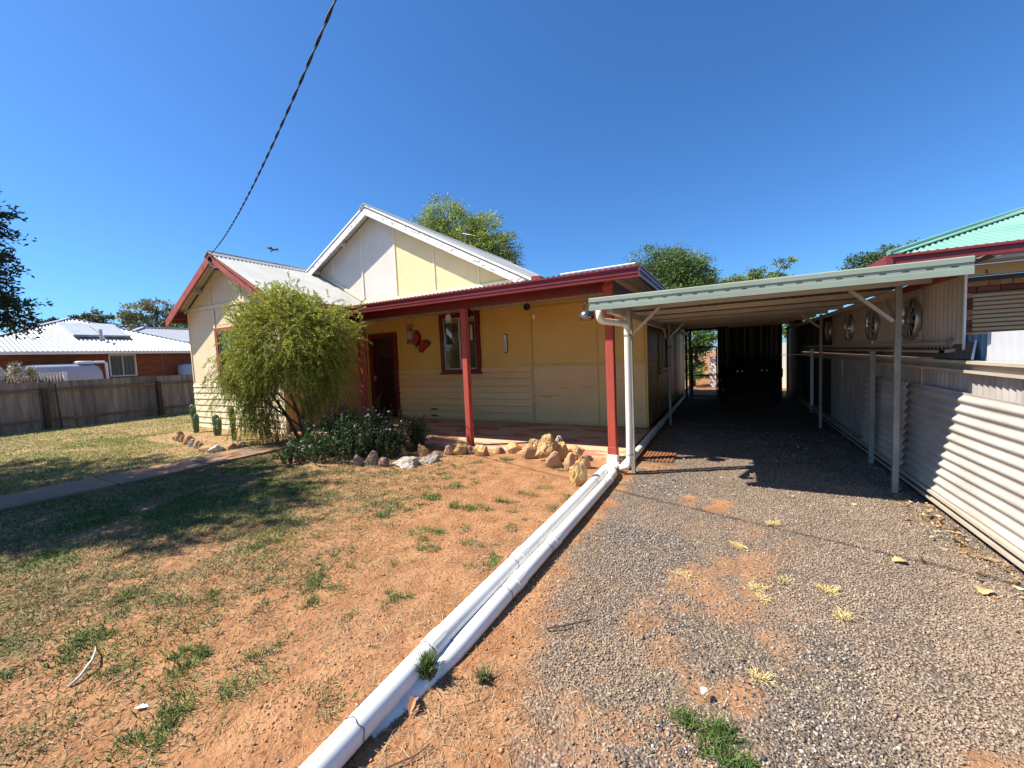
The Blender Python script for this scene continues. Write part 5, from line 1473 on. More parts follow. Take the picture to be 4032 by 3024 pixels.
cols = mixcol((0.028, 0.060, 0.016), (0.13, 0.20, 0.05), fbm(pp[:, 0], pp[:, 1] + pp[:, 2], 3, 77) * 1.6 - .5, .25)
v_, f_, c_ = leaves(pp, dd, RNG.uniform(.028, .05, len(pp)), RNG.uniform(.016, .024, len(pp)), cols, .3)
fast_mesh("foliage", v_, f_, 'foliage', c_, fs_)
stemb.build("stems", 'bark', fs_, kind="stuff")
tips = np.array(tips)
sel = RNG.permutation(len(tips))[:70]
flower_meshes = []
for q in range(4):
    col = np.array([0.55, 0.26, 0.50]) * (1 - q / 3) + np.array([0.80, 0.58, 0.70]) * q / 3
    fd = np.array([(math.cos(k * 2 * math.pi / 6), math.sin(k * 2 * math.pi / 6), .3) for k in range(6)])
    v_, f_, c_ = leaves(np.zeros((6, 3)), fd, .023, .018, np.tile(col, (6, 1)), .1)
    o = fast_mesh("flower", v_, f_, 'foliage', c_)
    flower_meshes.append(o.data)
    bpy.data.objects.remove(o)
for i in sel:
    o = bpy.data.objects.new("flower", flower_meshes[RNG.integers(0, 4)])
    C.objects.link(o); o.parent = fs_
    o.location = Vector(tips[i]) + Vector((0, -.01, .015)) - Vector(fs_.location)
    o.rotation_euler = (RNG.uniform(.1, .9), RNG.normal() * .4, RNG.uniform(0, 6))

# ================================================================ TREES
def tree(name, label, lobes, n_leaf, lsz, trunk, c1, c2, cat="tree", group=None, limbs=None, seed=1, wd=.5, tr=(.18, .1), clump=.16, flat=1.0):
    global RNG
    RNG = np.random.default_rng(seed)
    t_ = thing(name, trunk[0], label, cat, group)
    MB().tube(trunk, [tr[0] + (tr[1] - tr[0]) * i / (len(trunk) - 1) for i in range(len(trunk))], 10).build("trunk", 'bark', t_, smooth=True)
    top = np.array(trunk[-1])
    P, Dr, T = [], [], []
    lb = MB()
    tot = sum(l[3] * l[4] for l in lobes)
    for (x, y, z, rx_, rz_) in lobes:
        c0 = np.array([x, y, z]); 
        mid = (top + c0) / 2 + RNG.normal(size=3) * .1
        st = top if np.linalg.norm(top - c0) < 12 else c0 - [0, 0, rz_]
        lb.tube([st, mid, c0], [tr[1] * .7, tr[1] * .45, tr[1] * .2], 6, cap=False)
        ncl = max(5, int(n_leaf * rx_ * rz_ / tot / 60))
        u = norm(RNG.normal(size=(ncl, 3)))
        r = RNG.uniform(.25, 1, ncl) ** .5
        cl = c0 + u * r[:, None] * np.array([rx_, rx_, rz_])
        for q in cl[: ncl // 3]:
            lb.tube([c0, (c0 + q) / 2 + RNG.normal(size=3) * .05, q], [tr[1] * .2, tr[1] * .12, tr[1] * .05], 4, cap=False)
        k = 60
        p = cl[:, None, :] + RNG.normal(size=(ncl, k, 3)) * np.array([clump, clump, clump * .6 * flat]) * (rx_ ** .5)
        tone = RNG.uniform(0, 1, ncl)[:, None] * np.ones((1, k))
        P.append(p.reshape(-1, 3)); T.append(tone.ravel())
        d = u[:, None, :] * .6 + RNG.normal(size=(ncl, k, 3)) * .8
        Dr.append(d.reshape(-1, 3))
    P = np.concatenate(P); Dr = np.concatenate(Dr); T = np.concatenate(T)
    v, f, c = leaves(P, Dr, RNG.uniform(.7, 1.3, len(P)) * lsz, RNG.uniform(.8, 1.2, len(P)) * lsz * wd, mixcol(c1, c2, T, .2))
    fast_mesh("crown", v, f, 'foliage', c, t_)
    lb.build("limbs", 'bark', t_, kind="stuff")
    return t_
G1, G2 = (0.09, 0.15, 0.03), (0.30, 0.38, 0.07)
tree("leafy_tree", "broad bright green tree rising behind the main roof", [(-14.6, 18, 8.0, 1.5, 1.4), (-13.3, 18, 8.9, 1.3, 1.25), (-12.7, 18.3, 7.9, 1.5, 1.3), (-11.9, 18, 7.5, 1.2, 1.0), (-10.9, 17.8, 7.7, 1.1, 1.25), (-10.4, 18, 7.0, 1.3, 1.0), (-15.8, 18, 7.6, .9, .9), (-10.2, 18, 6.0, 1.2, .8), (-12.4, 18.4, 6.6, 2.2, 1.0), (-16.3, 18.2, 7.0, 1.0, 1.0), (-11.6, 18.2, 8.3, .7, .6)], 60000, .095, [(-12.5, 18.5, 0), (-12.6, 18.4, 3), (-12.5, 18.3, 5.6)], G1, (0.40, 0.48, 0.085), seed=11, tr=(.3, .16))
tree("leafy_tree", "round darker green tree behind the carport's left end", [(-3.2, 22, 5.7, 1.5, 1.0), (-4.4, 22, 5.2, 1.3, .9), (-2.0, 22, 5.6, 1.2, .9), (-5.3, 22, 4.9, .8, .5), (-1.3, 22.2, 5.0, 1.0, 1.0), (-3, 22, 4.4, 2.4, 1.1), (-1.6, 22, 4.0, 1.3, 1.0)], 46000, .10, [(-2.9, 22, 0), (-2.9, 22, 2.2), (-3, 22, 3.8)], (0.05, 0.10, 0.025), (0.20, 0.27, 0.06), seed=12, tr=(.25, .14))
tree("leafy_tree", "low wispy green treetop showing just over the carport roof", [(.6, 24, 4.75, .75, .45), (1.5, 24, 4.9, .6, .5), (2.1, 24, 4.7, .5, .3), (-.1, 24, 4.9, .3, .2), (2.45, 24, 5.5, .35, .2), (1.2, 24, 4.3, 1.3, .5)], 9000, .11, [(1.2, 24, 0), (1.2, 24, 2), (1.3, 24, 3.9)], (0.08, 0.14, 0.04), (0.25, 0.32, 0.09), seed=13, tr=(.12, .08))
tree("leafy_tree", "distant pale green treetop left of the teal roof", [(5.5, 24, 5.0, .7, .45), (6.2, 24, 5.25, .55, .4), (5.9, 24, 4.5, 1.0, .6), (7.0, 24, 5.1, .6, .5)], 9000, .11, [(6, 24, 0), (6, 24, 2), (6, 24, 4)], (0.05, 0.10, 0.04), (0.15, 0.22, 0.08), seed=14, tr=(.12, .08))
GL = "olive trees beyond the white bungalow roof"
tree("olive_tree", "small olive treetop at the left end of the white roof ridge", [(-34, 7.95, 4.5, .35, .3), (-34, 8.15, 4.6, .25, .2)], 1000, .16, [(-34, 8, 0), (-34, 8, 2), (-34, 8, 4.2)], (.05, .06, .03), (.14, .14, .06), seed=15, group=GL, tr=(.1, .06))
tree("olive_tree", "tiny olive treetop just right of the roof peak", [(-34, 8.95, 4.9, .18, .12)], 420, .14, [(-34, 8.95, 0), (-34, 8.95, 3), (-34, 8.95, 4.8)], (.05, .06, .03), (.14, .14, .06), seed=16, group=GL, tr=(.08, .05))
tree("olive_tree", "mid-height olive tree between the roof peak and the sparse tree", [(-34, 9.8, 5.0, .45, .4), (-34, 10.2, 4.8, .4, .35), (-34.2, 9.7, 4.5, .6, .4)], 2600, .15, [(-34, 10, 0), (-34, 10, 2), (-34, 10, 4.4)], (.09, .10, .04), (.26, .25, .10), seed=17, group=GL, tr=(.12, .07))
tree("olive_tree", "wide sparse olive tree whose bare branches show left of the maroon gable", [(-34, 11.2, 5.0, .7, .6), (-34, 12.0, 5.5, .8, .7), (-34, 12.9, 5.9, .8, .6), (-34, 13.8, 5.4, .9, .7), (-34, 12.5, 4.8, 1.4, .7), (-34, 11, 4.5, .7, .5), (-34, 14.5, 4.8, .8, .8)], 7500, .15, [(-34, 12.6, 0), (-34, 12.7, 2), (-34, 12.7, 4.2)], (.10, .11, .04), (.30, .29, .12), seed=18, group=GL, tr=(.2, .14))
tree("leafy_tree", "fresh green tree visible just left of the wing's corner under the eave", [(-31, 13.3, 4.1, .9, .7), (-31, 12.8, 3.5, .8, .6), (-31, 14.2, 3.9, .9, .8)], 5200, .15, [(-31, 13.4, 0), (-31, 13.4, 1.5), (-31, 13.4, 3)], (.03, .09, .01), (.12, .26, .03), seed=19, tr=(.14, .1))
tree("leafy_tree", "sunlit bushy green tree seen through the wire gate", [(-1.1, 17.2, 1.9, .62, .6), (-1.3, 17.4, 1.2, .6, .6), (-.75, 17.2, 2.0, .4, .5), (-1.6, 17.4, 2.4, .9, .6), (-.6, 17.6, 2.7, .6, .4), (-1.3, 17.1, .6, .5, .4)], 9000, .10, [(-1.2, 17.4, 0), (-1.2, 17.4, .6), (-1.1, 17.4, 1.3)], (.05, .11, .02), (.18, .30, .05), seed=20, tr=(.07, .04))
tree("leafy_tree", "green foliage strip seen through the gap right of the rear screen", [(2.2, 19, 2.5, .8, .9)], 2500, .12, [(2.2, 19, 0), (2.2, 19, 1), (2.2, 19, 2)], (.05, .11, .02), (.18, .30, .05), seed=21, tr=(.07, .04))
# the dark tree at the left edge, whose shade falls on the lawn
RNG = np.random.default_rng(5)
dk = thing("pepper_tree", (-9.6, -.35, 0), "dark-leaved tree at the left edge that shades the lawn and path", "tree")
MB().tube([(-9.6, -.35, -.1), (-9.55, -.3, 1.0), (-9.4, -.1, 2.4), (-9.3, 0, 3.6)], [.2, .16, .12, .07], 12).build("trunk", 'bark', dk, smooth=True)
lob = [(-9.3, .1, 3.9, 1.25, .9), (-8.7, .8, 3.4, .9, .8), (-8.5, 1.15, 2.8, .5, .45), (-8.6, 1.05, 3.8, .55, .4), (-9.9, .5, 3.0, .9, .8), (-10.2, -.5, 3.6, 1.1, .9), (-8.4, .2, 3.0, .9, .7), (-9.0, -.9, 3.5, 1.1, .8), (-8.2, 1.1, 2.4, .5, .32), (-7.9, .3, 3.6, .6, .5), (-8.0, -.5, 2.8, .7, .5), (-8.9, 1.3, 3.45, .45, .3), (-8.6, 1.40, 2.35, .4, .22), (-8.1, .1, 4.6, .9, .6), (-8.9, .5, 4.9, .9, .6), (-10.3, .75, 4.3, .9, .6), (-11.3, .55, 3.7, 1.1, .8), (-12.5, .0, 3.4, 1.1, .8), (-11.8, -.3, 4.4, 1.0, .7), (-9.9, .9, 4.9, .8, .5), (-7.6, .3, 3.3, .6, .4), (-13.4, -.4, 3.8, 1.0, .8)]
P, Dr = [], []
lb = MB()
for (x, y, z, r1, r2) in lob:
    c0 = np.array([x, y, z]); lb.tube([(-9.35, -.05, 3.0), tuple((np.array([-9.35, -.05, 3.0]) + c0) / 2 + [0, 0, .1]), tuple(c0)], [.05, .03, .012], 6, cap=False)
    ncl = int(95 * r1 * r2 * 2.0)
    u = norm(RNG.normal(size=(ncl, 3))); cl = c0 + u * (RNG.uniform(.2, 1, ncl) ** .5)[:, None] * np.array([r1, r1, r2])
    for q, uu in zip(cl, u):
        dr = uu * .7 + np.array([.25, .25, -.35]) + RNG.normal(size=3) * .35; dr /= np.linalg.norm(dr)
        L_ = RNG.uniform(.18, .38)
        e_ = q + dr * L_ + np.array([0, 0, -.06])
        lb.tube([c0 + (q - c0) * .4, q, e_], [.006, .004, .002], 3, cap=False)
        k = 46
        tt = RNG.uniform(0, 1, k)
        P.append(q + (e_ - q) * tt[:, None] + RNG.normal(size=(k, 3)) * .035); Dr.append(dr * .6 + RNG.normal(size=(k, 3)) * .7)
P = np.concatenate(P); Dr = np.concatenate(Dr)
v_, f_, c_ = leaves(P, Dr, RNG.uniform(.05, .09, len(P)), .027, mixcol((.018, .030, .014), (.06, .085, .03), RNG.random(len(P)), .2))
fast_mesh("crown", v_, f_, 'foliage', c_, dk)
lb.build("limbs", 'bark', dk, kind="stuff")
tree("garden_bush", "pale leafy bush with pinkish tips in front of the white picket screen", [(-18.3, 3.35, 1.35, .25, .35), (-18.3, 3.6, 1.2, .3, .3), (-18.3, 3.85, 1.4, .15, .25), (-18.3, 3.45, 1.75, .08, .15), (-18.3, 3.75, 1.7, .08, .1)], 1400, .06, [(-18.3, 3.5, 0), (-18.3, 3.5, .5), (-18.3, 3.5, 1.0)], (.14, .16, .06), (.42, .32, .2), cat="bush", seed=22, tr=(.03, .02), clump=.2)

# ================================================================ GROUND COVER
RNG = np.random.default_rng(99)
def blades(x, y, L_, W_, elev_, cols, z=None):
    n = len(x)
    az = RNG.uniform(0, 2 * np.pi, n)
    el = np.clip(elev_, 0.02, 1.5)
    d = np.stack([np.cos(az) * np.cos(el), np.sin(az) * np.cos(el), np.sin(el)], 1)
    side = np.stack([-np.sin(az), np.cos(az), np.zeros(n)], 1)
    tw_ = RNG.normal(size=n) * .5
    side = side * np.cos(tw_)[:, None] + np.cross(d, side) * np.sin(tw_)[:, None]
    p0 = np.stack([x, y, (hgt(x, y) if z is None else z) - .002], 1)
    W_ = np.asarray(W_) * np.ones(n); L_ = np.asarray(L_) * np.ones(n)
    m_ = p0 + d * (L_ * .55)[:, None] + np.array([0, 0, 1]) * (L_ * .10)[:, None]
    tip = p0 + d * L_[:, None] * 1.0 - np.array([0, 0, 1]) * (L_ * .12 * np.sin(el))[:, None]
    tip[:, 2] = np.maximum(tip[:, 2], p0[:, 2] + .001)
    s = side * (W_ / 2)[:, None]
    v = np.stack([p0 - s, p0 + s, m_ + s * .8, m_ - s * .8, tip], 1).reshape(-1, 3)
    b = np.arange(n)[:, None] * 5
    f = np.concatenate([b + [[0, 1, 2]], b + [[0, 2, 3]], b + [[3, 2, 4]]], 1).reshape(-1, 3)
    return v, f, np.repeat(cols, 5, axis=0)
def scatter(n, x0, x1, y0, y1, dens):
    x = RNG.uniform(x0, x1, n); y = RNG.uniform(y0, y1, n)
    k = RNG.random(n) < dens(x, y)
    return x[k], y[k]
DRY1, DRY2 = (0.20, 0.13, 0.055), (0.46, 0.34, 0.17)
GRN1, GRN2 = (0.075, 0.12, 0.03), (0.20, 0.27, 0.07)
def emit(name, label, sets, m='straw', kind="stuff"):
    V, F, Cc = [], [], []; k = 0
    for v, f, c in sets:
        V.append(v); F.append(f + k); Cc.append(c); k += len(v)
    o = fast_mesh(name, np.concatenate(V), np.concatenate(F), m, np.concatenate(Cc))
    return tag(o, label, None, None, kind)
onpath = lambda x, y: (x > -7.84 + .04 * y + (fbm(x, y, 3, 12) - .5) * .22) & (x < -7.10 + .04 * y + (fbm(x, y, 3, 13) - .5) * .25) & (y < 5.1)
# far lawn, beyond the path
def d1(x, y):
    d = .35 + .65 * (fbm(x, y, 1.2, 41) > .44)
    bare = (x > -11.8) & (y > 3.8) & (fbm(x, y, 2, 8) > .3)
    d = d * np.where(bare, .07, 1) * np.where(onpath(x, y), 0, 1)
    return d * np.clip(1.15 - np.clip(y - 6.5, 0, 3) / 3, .1, 1)
x, y = scatter(150000, -16.9, -7.7, .6, 9.5, d1)
gq = fbm(x, y, .8, 51)
gcol = mixcol((0.46, 0.40, 0.17), (0.22, 0.27, 0.07), np.clip((gq - .42) * 4 + RNG.normal(size=len(x)) * .25, 0, 1), .15)
sets = [blades(x, y, RNG.uniform(.03, .065, len(x)), .006 + .0004 * np.abs(x), RNG.uniform(.1, .9, len(x)), gcol)]
emit("lawn_grass", "short yellow-green lawn between the path and the old fence", sets)
# patchy dry lawn between path and driveway
def clump_d(x, y):
    left = np.clip((-1.7 - x - .35 * (y - 1)) / 2.2, 0, 1)
    n1 = fbm(x, y, 1.6, 61, 5); n2 = fbm(x, y, 5.5, 62, 4)
    d = np.clip((n2 - (.62 - .20 * left)) * 8, 0, 1) * np.clip((n1 - (.50 - .22 * left)) * 8, 0, 1)
    d = np.maximum(d, left * .42 * np.clip((n1 - .30) * 6, .1, 1))
    d = d * np.where(onpath(x, y), 0, 1) * np.where(x > -1.45, 0, 1)
    d = d * np.where((y > 3.6) & (x < -3.6) & (x > -6.6), .1, 1) * np.where((y > 5.0), 0, 1)
    return d
x, y = scatter(820000, -7.9, -1.4, .1, 5.0, clump_d)
near = np.clip(1.2 - (np.hypot(x, y) - 2) / 9, .25, 1)
k = RNG.random(len(x)) < near * .75; x, y = x[k], y[k]
gq = fbm(x, y, 2.1, 71); sh = np.clip((-3.6 - x) / 2, 0, 1) * (np.abs(y - 2.2) < .9)
cc_ = mixcol(DRY1, DRY2, RNG.random(len(x)), .18)
isg = RNG.random(len(x)) < np.clip((gq - .50) * 5 + .12 + .4 * sh, .06, .9)
cc_[isg] = mixcol(GRN1, GRN2, RNG.random(isg.sum()), .2)
elv = np.where(isg, RNG.uniform(.15, 1.1, len(x)), RNG.uniform(.03, .5, len(x)))
sets = [blades(x, y, RNG.uniform(.02, .05, len(x)) * np.where(isg, 1.1, 1.0), RNG.uniform(.0022, .0042, len(x)) * (1 + np.hypot(x, y) * .12), elv, cc_)]
def tuftd(x, y):
    left = np.clip((-1.9 - x - .3 * (y - 1)) / 2.0, 0, 1)
    return left * np.clip((fbm(x, y, 1.3, 131) - .36) * 5, 0, 1) * np.where(onpath(x, y), 0, 1) * (y < 4.4)
cx_, cy_ = scatter(9500, -7.9, -1.7, .1, 4.6, tuftd)
nb_ = 26
rr_ = RNG.gamma(3, .010, len(cx_))
tx = (cx_[:, None] + RNG.normal(size=(len(cx_), nb_)) * rr_[:, None]).ravel(); ty = (cy_[:, None] + RNG.normal(size=(len(cx_), nb_)) * rr_[:, None]).ravel()
tt_ = np.repeat(RNG.random(len(cx_)), nb_)
tg_ = np.repeat(RNG.random(len(cx_)) < .16, nb_)
tc2 = mixcol((0.14, 0.10, 0.04), (0.52, 0.42, 0.20), tt_ * .6 + RNG.random(len(tx)) * .4, .15)
tc2[tg_] = mixcol((0.10, 0.13, 0.045), (0.26, 0.30, 0.11), RNG.random(tg_.sum()), .2)
sets.append(blades(tx, ty, RNG.uniform(.018, .048, len(tx)), RNG.uniform(.0025, .0045, len(tx)) * (1 + np.hypot(tx, ty) * .10), RNG.uniform(.05, 1.0, len(tx)), tc2))
emit("dry_lawn_grass", "patchy dry grass and green weeds on the red soil", sets)
# straw litter lying on the soil and gravel
def litter(x, y):
    n1 = fbm(x, y, 2.4, 81, 4)
    nearpipe = np.exp(-((x + 1.55) / .42) ** 2) * 1.0 + np.exp(-((x + .9) / .25) ** 2) * .9 * (y < 3.0)
    strip = np.exp(-((x + .05 - (y - 3) * .16) / .42) ** 2) * .55 * (y < 3.6)
    rb = np.exp(-((x - .75) / .4) ** 2) * .4 * (y < 2.2)
    base = .05 + .22 * (x < -1.4)
    return np.clip((base + nearpipe + strip + rb) * np.clip((n1 - .36) * 4, .08, 1), 0, 1)
x, y = scatter(150000, -5.5, 1.55, .25, 4.8, litter)
near = np.clip(1.25 - np.hypot(x, y) / 5, .15, 1)
k = RNG.random(len(x)) < near; x, y = x[k], y[k]
sets = [blades(x, y, RNG.uniform(.02, .075, len(x)), RNG.uniform(.0012, .0028, len(x)), RNG.uniform(.0, .25, len(x)), mixcol((0.26, 0.17, 0.09), (0.56, 0.44, 0.28), RNG.random(len(x)), .18), z=hgt(x, y) + .003)]
emit("straw_litter", "scattered dry straw lying on soil and gravel", sets)

# gravel stones near the camera (real stones), thinning with distance
def pebbles(n, x0, x1, y0, y1, dens, size, cfun, lift=.35):
    x, y = scatter(n, x0, x1, y0, y1, dens)
    n = len(x)
    phi = (1 + 5 ** .5) / 2
    # low bipyramid stone: 6 verts, 8 tris
    base_ = np.array([[1, 0, 0], [.2, 1, 0], [-1, .1, 0], [-.1, -1, 0], [.1, .1, .8], [0, 0, -.8]])
    tf = np.array([[0, 1, 4], [1, 2, 4], [2, 3, 4], [3, 0, 4], [1, 0, 5], [2, 1, 5], [3, 2, 5], [0, 3, 5]])
    s = size(n)[:, None, None] * (1 + RNG.normal(size=(n, 6, 3)) * .16)
    az = RNG.uniform(0, 6.28, n); ca_, sa_ = np.cos(az), np.sin(az)
    v = base_[None] * s * np.array([1, .8, .75])
    tl = RNG.normal(size=(n, 2)) * .3
    v[:, :, 2] += v[:, :, 0] * tl[:, :1] + v[:, :, 1] * tl[:, 1:]
    vx = v[:, :, 0] * ca_[:, None] - v[:, :, 1] * sa_[:, None]; vy = v[:, :, 0] * sa_[:, None] + v[:, :, 1] * ca_[:, None]
    z = hgt(x, y)
    v = np.stack([vx + x[:, None], vy + y[:, None], v[:, :, 2] + z[:, None] + s[:, 0, :1] * lift], 2)
    f = tf[None] + (np.arange(n) * 6)[:, None, None]
    return v.reshape(-1, 3), f.reshape(-1, 3), np.repeat(cfun(n, x, y), 6, axis=0)
def gd(x, y):
    e = x - np.clip((2.7 - y) / 1.9, 0, 1) * .42 + (fbm(x, y, 2.2, 91) - .5) * .6
    g_ = np.clip((e + 1.02) * 3, 0, 1)
    st = np.exp(-((x - (y - 3) * .16 + (fbm(x, y, 3, 92) - .5) * .5) / .30) ** 2) * (y < 3.7) * np.clip((fbm(x, y, 2.6, 95) - .36) * 8, 0, 1)
    bald = np.zeros_like(x)
    for px_, py_, r_ in ((-.34, 4.22, .08), (-.33, 4.02, .08), (-.06, 4.17, .11), (-.10, 4.0, .12), (.9, 1.7, .25)):
        bald = np.maximum(bald, (np.hypot(x - px_, (y - py_) * 1.0) + (fbm(x, y, 9, 96) - .5) * .1 < r_) * .9)
    g_ = g_ * (1 - .78 * st) * (1 - bald)
    return g_ * np.clip(1.15 - (np.hypot(x, y) - 1.6) / 6.5, .12, 1) * (x < 1.56) * (.35 + .65 * np.clip((fbm(x, y, 4, 97) - .36) * 5, 0, 1))
def gc(n, x, y):
    t = RNG.random(n)
    c = np.where((t < .60)[:, None], mixcol((0.075, 0.068, 0.062), (0.175, 0.15, 0.13), RNG.random(n), .12), mixcol((0.25, 0.205, 0.16), (0.46, 0.385, 0.30), RNG.random(n), .12))
    w_ = t > .965
    c[w_] = mixcol((0.5, 0.45, 0.38), (.68, .62, .55), RNG.random(w_.sum()), .1)
    du = np.clip((fbm(x, y, 1.1, 98) - .46) * 5, 0, .5) + np.exp(-((x - .75 - .1 * y) / .5) ** 2) * .18 * (y < 2.6) + np.exp(-((x + .75) / .3) ** 2) * .4 * (y < 3)
    du = np.clip(du, 0, .8)[:, None]
    return c * (1 - du) + np.array([0.38, 0.265, 0.175]) * du
sets = [pebbles(290000, -1.5, 1.58, .45, 8.0, gd, lambda n: RNG.gamma(9, .00056, n) + .001, gc)]
sets.append(pebbles(1200, -1.5, 1.5, .5, 4, gd, lambda n: RNG.uniform(.008, .011, n), gc))
sets.append(pebbles(70000, -6, -.6, .45, 4.6, lambda x, y: np.clip(1.1 - np.hypot(x, y) / 6, .1, 1) * (.25 + .75 * (fbm(x, y, 3, 44) > .5)), lambda n: RNG.gamma(3, .0011, n) + .001, lambda n, x, y: mixcol((.28, .135, .06), (.52, .31, .17), RNG.random(n), .2)))
emit("gravel", "loose grey and tan gravel covering the driveway", sets, 'pebble')

# green weeds in separate clumps
def weed(x, y, r, n, label, c1=GRN1, c2=GRN2, L0=.05, up=(.2, 1.2), name="weed_clump", group="green weed clumps on the bare soil", cat="weed"):
    k = n
    nl = 6 if r > .05 else 2
    lx_ = RNG.normal(size=nl) * r * .62; ly_ = RNG.normal(size=nl) * r * .42; ls_ = RNG.uniform(.12, .38, nl) * r
    w_ = RNG.integers(0, nl, k)
    xx, yy = x + lx_[w_] + RNG.normal(size=k) * ls_[w_], y + ly_[w_] + RNG.normal(size=k) * ls_[w_]
    v, f, c = blades(xx, yy, RNG.uniform(.6, 1.3, k) * L0, L0 * .075, RNG.uniform(*up, k), mixcol(c1, c2, RNG.random(k), .2))
    o = fast_mesh(name, v, f, 'straw', c, loc=(x, y, 0))
    return tag(o, label, cat, group)
W = [(-2.72, 3.66, .14, 260, "long green weed streak nearest the rock heap"), (-2.36, 3.12, .13, 260, "left of the two bright weed clumps in the middle of the bare soil"), (-2.16, 3.18, .13, 300, "right and brightest of the two middle weed clumps"),
     (-2.04, 3.43, .08, 130, "small weed right of the long streak"), (-1.89, 3.73, .10, 130, "weed close to the front of the ochre rocks"), (-2.31, 2.53, .13, 220, "dark weed clump below the middle pair, left"), (-2.17, 2.61, .09, 150, "dark weed clump below the middle pair, right"),
     (-1.83, 1.76, .09, 170, "weed just left of the pipes' collar in the straw"), (-2.40, .90, .13, 480, "leafy green weed patch lower left of the pipe"), (-2.05, .68, .13, 420, "weed patch nearest the bottom edge left of the pipe"), (-2.26, 1.49, .07, 120, "lone weed on bare soil above the lower left patch"), (-3.64, 2.13, .16, 300, "weed tuft at the edge of the tree's shade"),
     (-3.0, 1.2, .10, 200, "grey-green weed at the left lower lawn"), (-3.4, 1.0, .12, 230, "weed patch further left in the lower lawn")]
for q in W: weed(*q)
weed(-1.22, 1.325, .035, 420, "upright bushy green weed growing against the white pipe", (.08, .12, .03), (.22, .26, .08), .12, (.9, 1.5), "upright_weed", None)
weed(-.97, 1.42, .03, 70, "thin small weed right of the pipe's buried end", (.1, .13, .05), (.25, .26, .1), .07, (.8, 1.5), "upright_weed", None)
weed(-.085, 1.60, .09, 420, "dense bright green weed on the driveway near the bottom edge", (.045, .085, .02), (.13, .20, .045), .055, (.1, 1.2), "weed_clump", None)
weed(-.02, 1.50, .07, 260, "second lobe of green weed below the dense one", (.045, .085, .02), (.13, .20, .045), .05, (.1, 1.2), "weed_clump", None)
ST = [(.076, 3.28, .05, "small straw tuft furthest up the driveway centre"), (.142, 2.74, .07, "pale straw tuft with trailing stalks in the driveway centre"), (.19, 2.62, .05, "straw tuft directly in front of the trailing one"), (.31, 2.88, .06, "round straw tuft right of the driveway centre"),
      (.53, 2.88, .05, "small star-shaped straw tuft on the right of the driveway"), (.53, 2.60, .06, "brightest straw tuft at the right, casting a small shadow"), (.12, 1.98, .06, "yellow straw tuft nearest the bottom of the driveway"), (-.25, 2.72, .06, "thin straw tuft on the left of the sandy strip"), (.32, 3.8, .05, "flat faint straw tuft near the roof's shadow")]
for x, y, r, lb in ST:
    weed(x, y, r * .8, int(RNG.uniform(45, 110)), lb, (.52, .38, .15), (.80, .64, .32), RNG.uniform(.04, .065), (.03, .7), "straw_tuft", "dry straw tufts on the driveway", "grass tuft")

# dead leaves
def leafblob(x, y, s, label, m, name="dead_leaf", lift=.0, rz=0, curl=.4, ar=.5):
    n_ = 9; vs = []; fs = []
    for i in range(n_ + 1):
        q = i / n_; w_ = math.sin(math.pi * q) ** .7 * ar * .5 * (1 + .25 * math.sin(q * 19))
        zc = curl * s * (.25 * math.sin(q * 3.1)) + .004
        for k, sd in enumerate((-1, 0, 1)):
            vs.append(((q - .5) * s, sd * w_ * s, zc + abs(sd) * curl * s * w_ * .7))
    for i in range(n_):
        for k in range(2):
            a_ = i * 3 + k; fs.append((a_, a_ + 3, a_ + 4, a_ + 1))
    me = bpy.data.meshes.new(name); me.from_pydata(vs, [], fs); me.materials.append(m)
    o = bpy.data.objects.new(name, me); C.objects.link(o); o.location = (x, y, lift + .002); o.rotation_euler = (0, 0, rz)
    return tag(o, label, "leaf")
LFa = mat("brown_dead_leaf", (.34, .13, .07), (.44, .20, .11), 12, .7)
LFb = mat("tan_dead_leaf", (.52, .32, .14), (.62, .42, .20), 12, .7)
leafblob(-1.175, 1.18, .10, "curled reddish-brown gum leaf lying by the white pipe", LFa, rz=-1.2, curl=.9, ar=.35)
leafblob(.98, 3.42, .085, "tan crumpled leaf on the right side of the gravel", LFb, rz=.3, ar=.8)
leafblob(1.27, 3.18, .09, "broad orange leaf near the right fence's foot", LFb, rz=1.1, ar=.8)
leafblob(-.10, 1.74, .05, "small cream leaf caught on the green driveway weed", MT['paper'], rz=1.3, lift=.03, ar=.5)
leafblob(-2.25, .66, .06, "pale leaf on the soil near the bottom left weeds", MT['paper'], rz=.6, ar=.4)
n_ = 170
x = 1.52 - RNG.gamma(1.5, .07, n_); y = RNG.uniform(2.6, 4.75, n_)
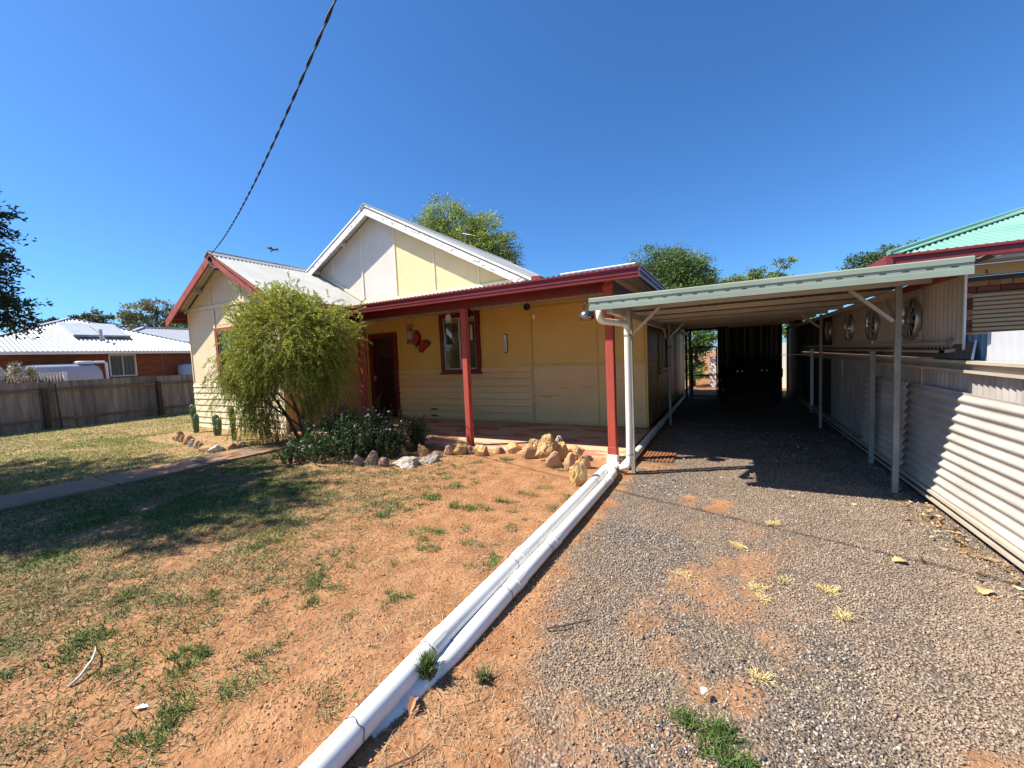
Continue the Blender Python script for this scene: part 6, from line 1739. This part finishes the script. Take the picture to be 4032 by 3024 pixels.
k = RNG.random(n_) < np.clip(1.2 - (y - 3) * .3, .3, 1); x, y = x[k], y[k]
p = np.stack([x, y, .006 + RNG.random(len(x)) * .02], 1); d = RNG.normal(size=(len(x), 3)); d[:, 2] *= .25
v_, f_, c_ = leaves(p, d, RNG.gamma(4, .009, len(x)) + .01, RNG.uniform(.006, .024, len(x)), mixcol((.30, .15, .06), (.58, .40, .2), RNG.random(len(x)), .3), .6)
x2 = RNG.uniform(-1.0, 1.5, 220); y2 = RNG.uniform(4.4, 8.5, 220)
p2 = np.stack([x2, y2, .006 + RNG.random(220) * .01], 1); d2_ = RNG.normal(size=(220, 3)); d2_[:, 2] *= .2
v2, f2, c2_ = leaves(p2, d2_, RNG.uniform(.02, .05, 220), RNG.uniform(.01, .02, 220), mixcol((.40, .30, .2), (.62, .52, .4), RNG.random(220), .2), .4)
emit("leaf_litter", "drift of dry brown leaves along the foot of the side fence and under the carport", [(v_, f_, c_), (v2, f2, c2_)], 'pebble')
# stick and curl of dry root on the lawn
tag(MB().tube([(-2.98, .72, .012), (-2.90, .70, .03), (-2.80, .66, .04), (-2.74, .60, .02), (-2.73, .56, .005)], [.002, .004, .006, .007, .006], 6).build("dry_stalk", 'paper', smooth=True), "pale curved dry stalk at the bottom left corner", "stalk")
tag(MB().tube([(-1.28, .86, .008), (-1.10, .92, .01), (-1.02, 1.02, .01), (-1.0, 1.08, .012)], [.003, .004, .003, .002], 5).build("twig", 'bark'), "dark curved twig right of the pipe near the bottom edge", "twig")
tag(MB().tube([(-.86, 1.85, .012), (-.78, 1.90, .02), (-.66, 2.02, .012)], [.006, .005, .003], 6).build("twig", 'bark'), "brown twig on the soil between pipe and gravel", "twig")
# metal grate beside the house
gr = MB()
for k in range(9):
    gr.box(-1.03 + k * .045, -1.015 + k * .045, 5.45, 5.95, .005, .022)
for k in range(9):
    gr.box(-1.04, -.64, 5.46 + k * .058, 5.47 + k * .058, .005, .018)
tag(gr.build("drain_grate", 'rust', kind=None), "rusty flat grid lying on the gravel by the downpipe", "grate")
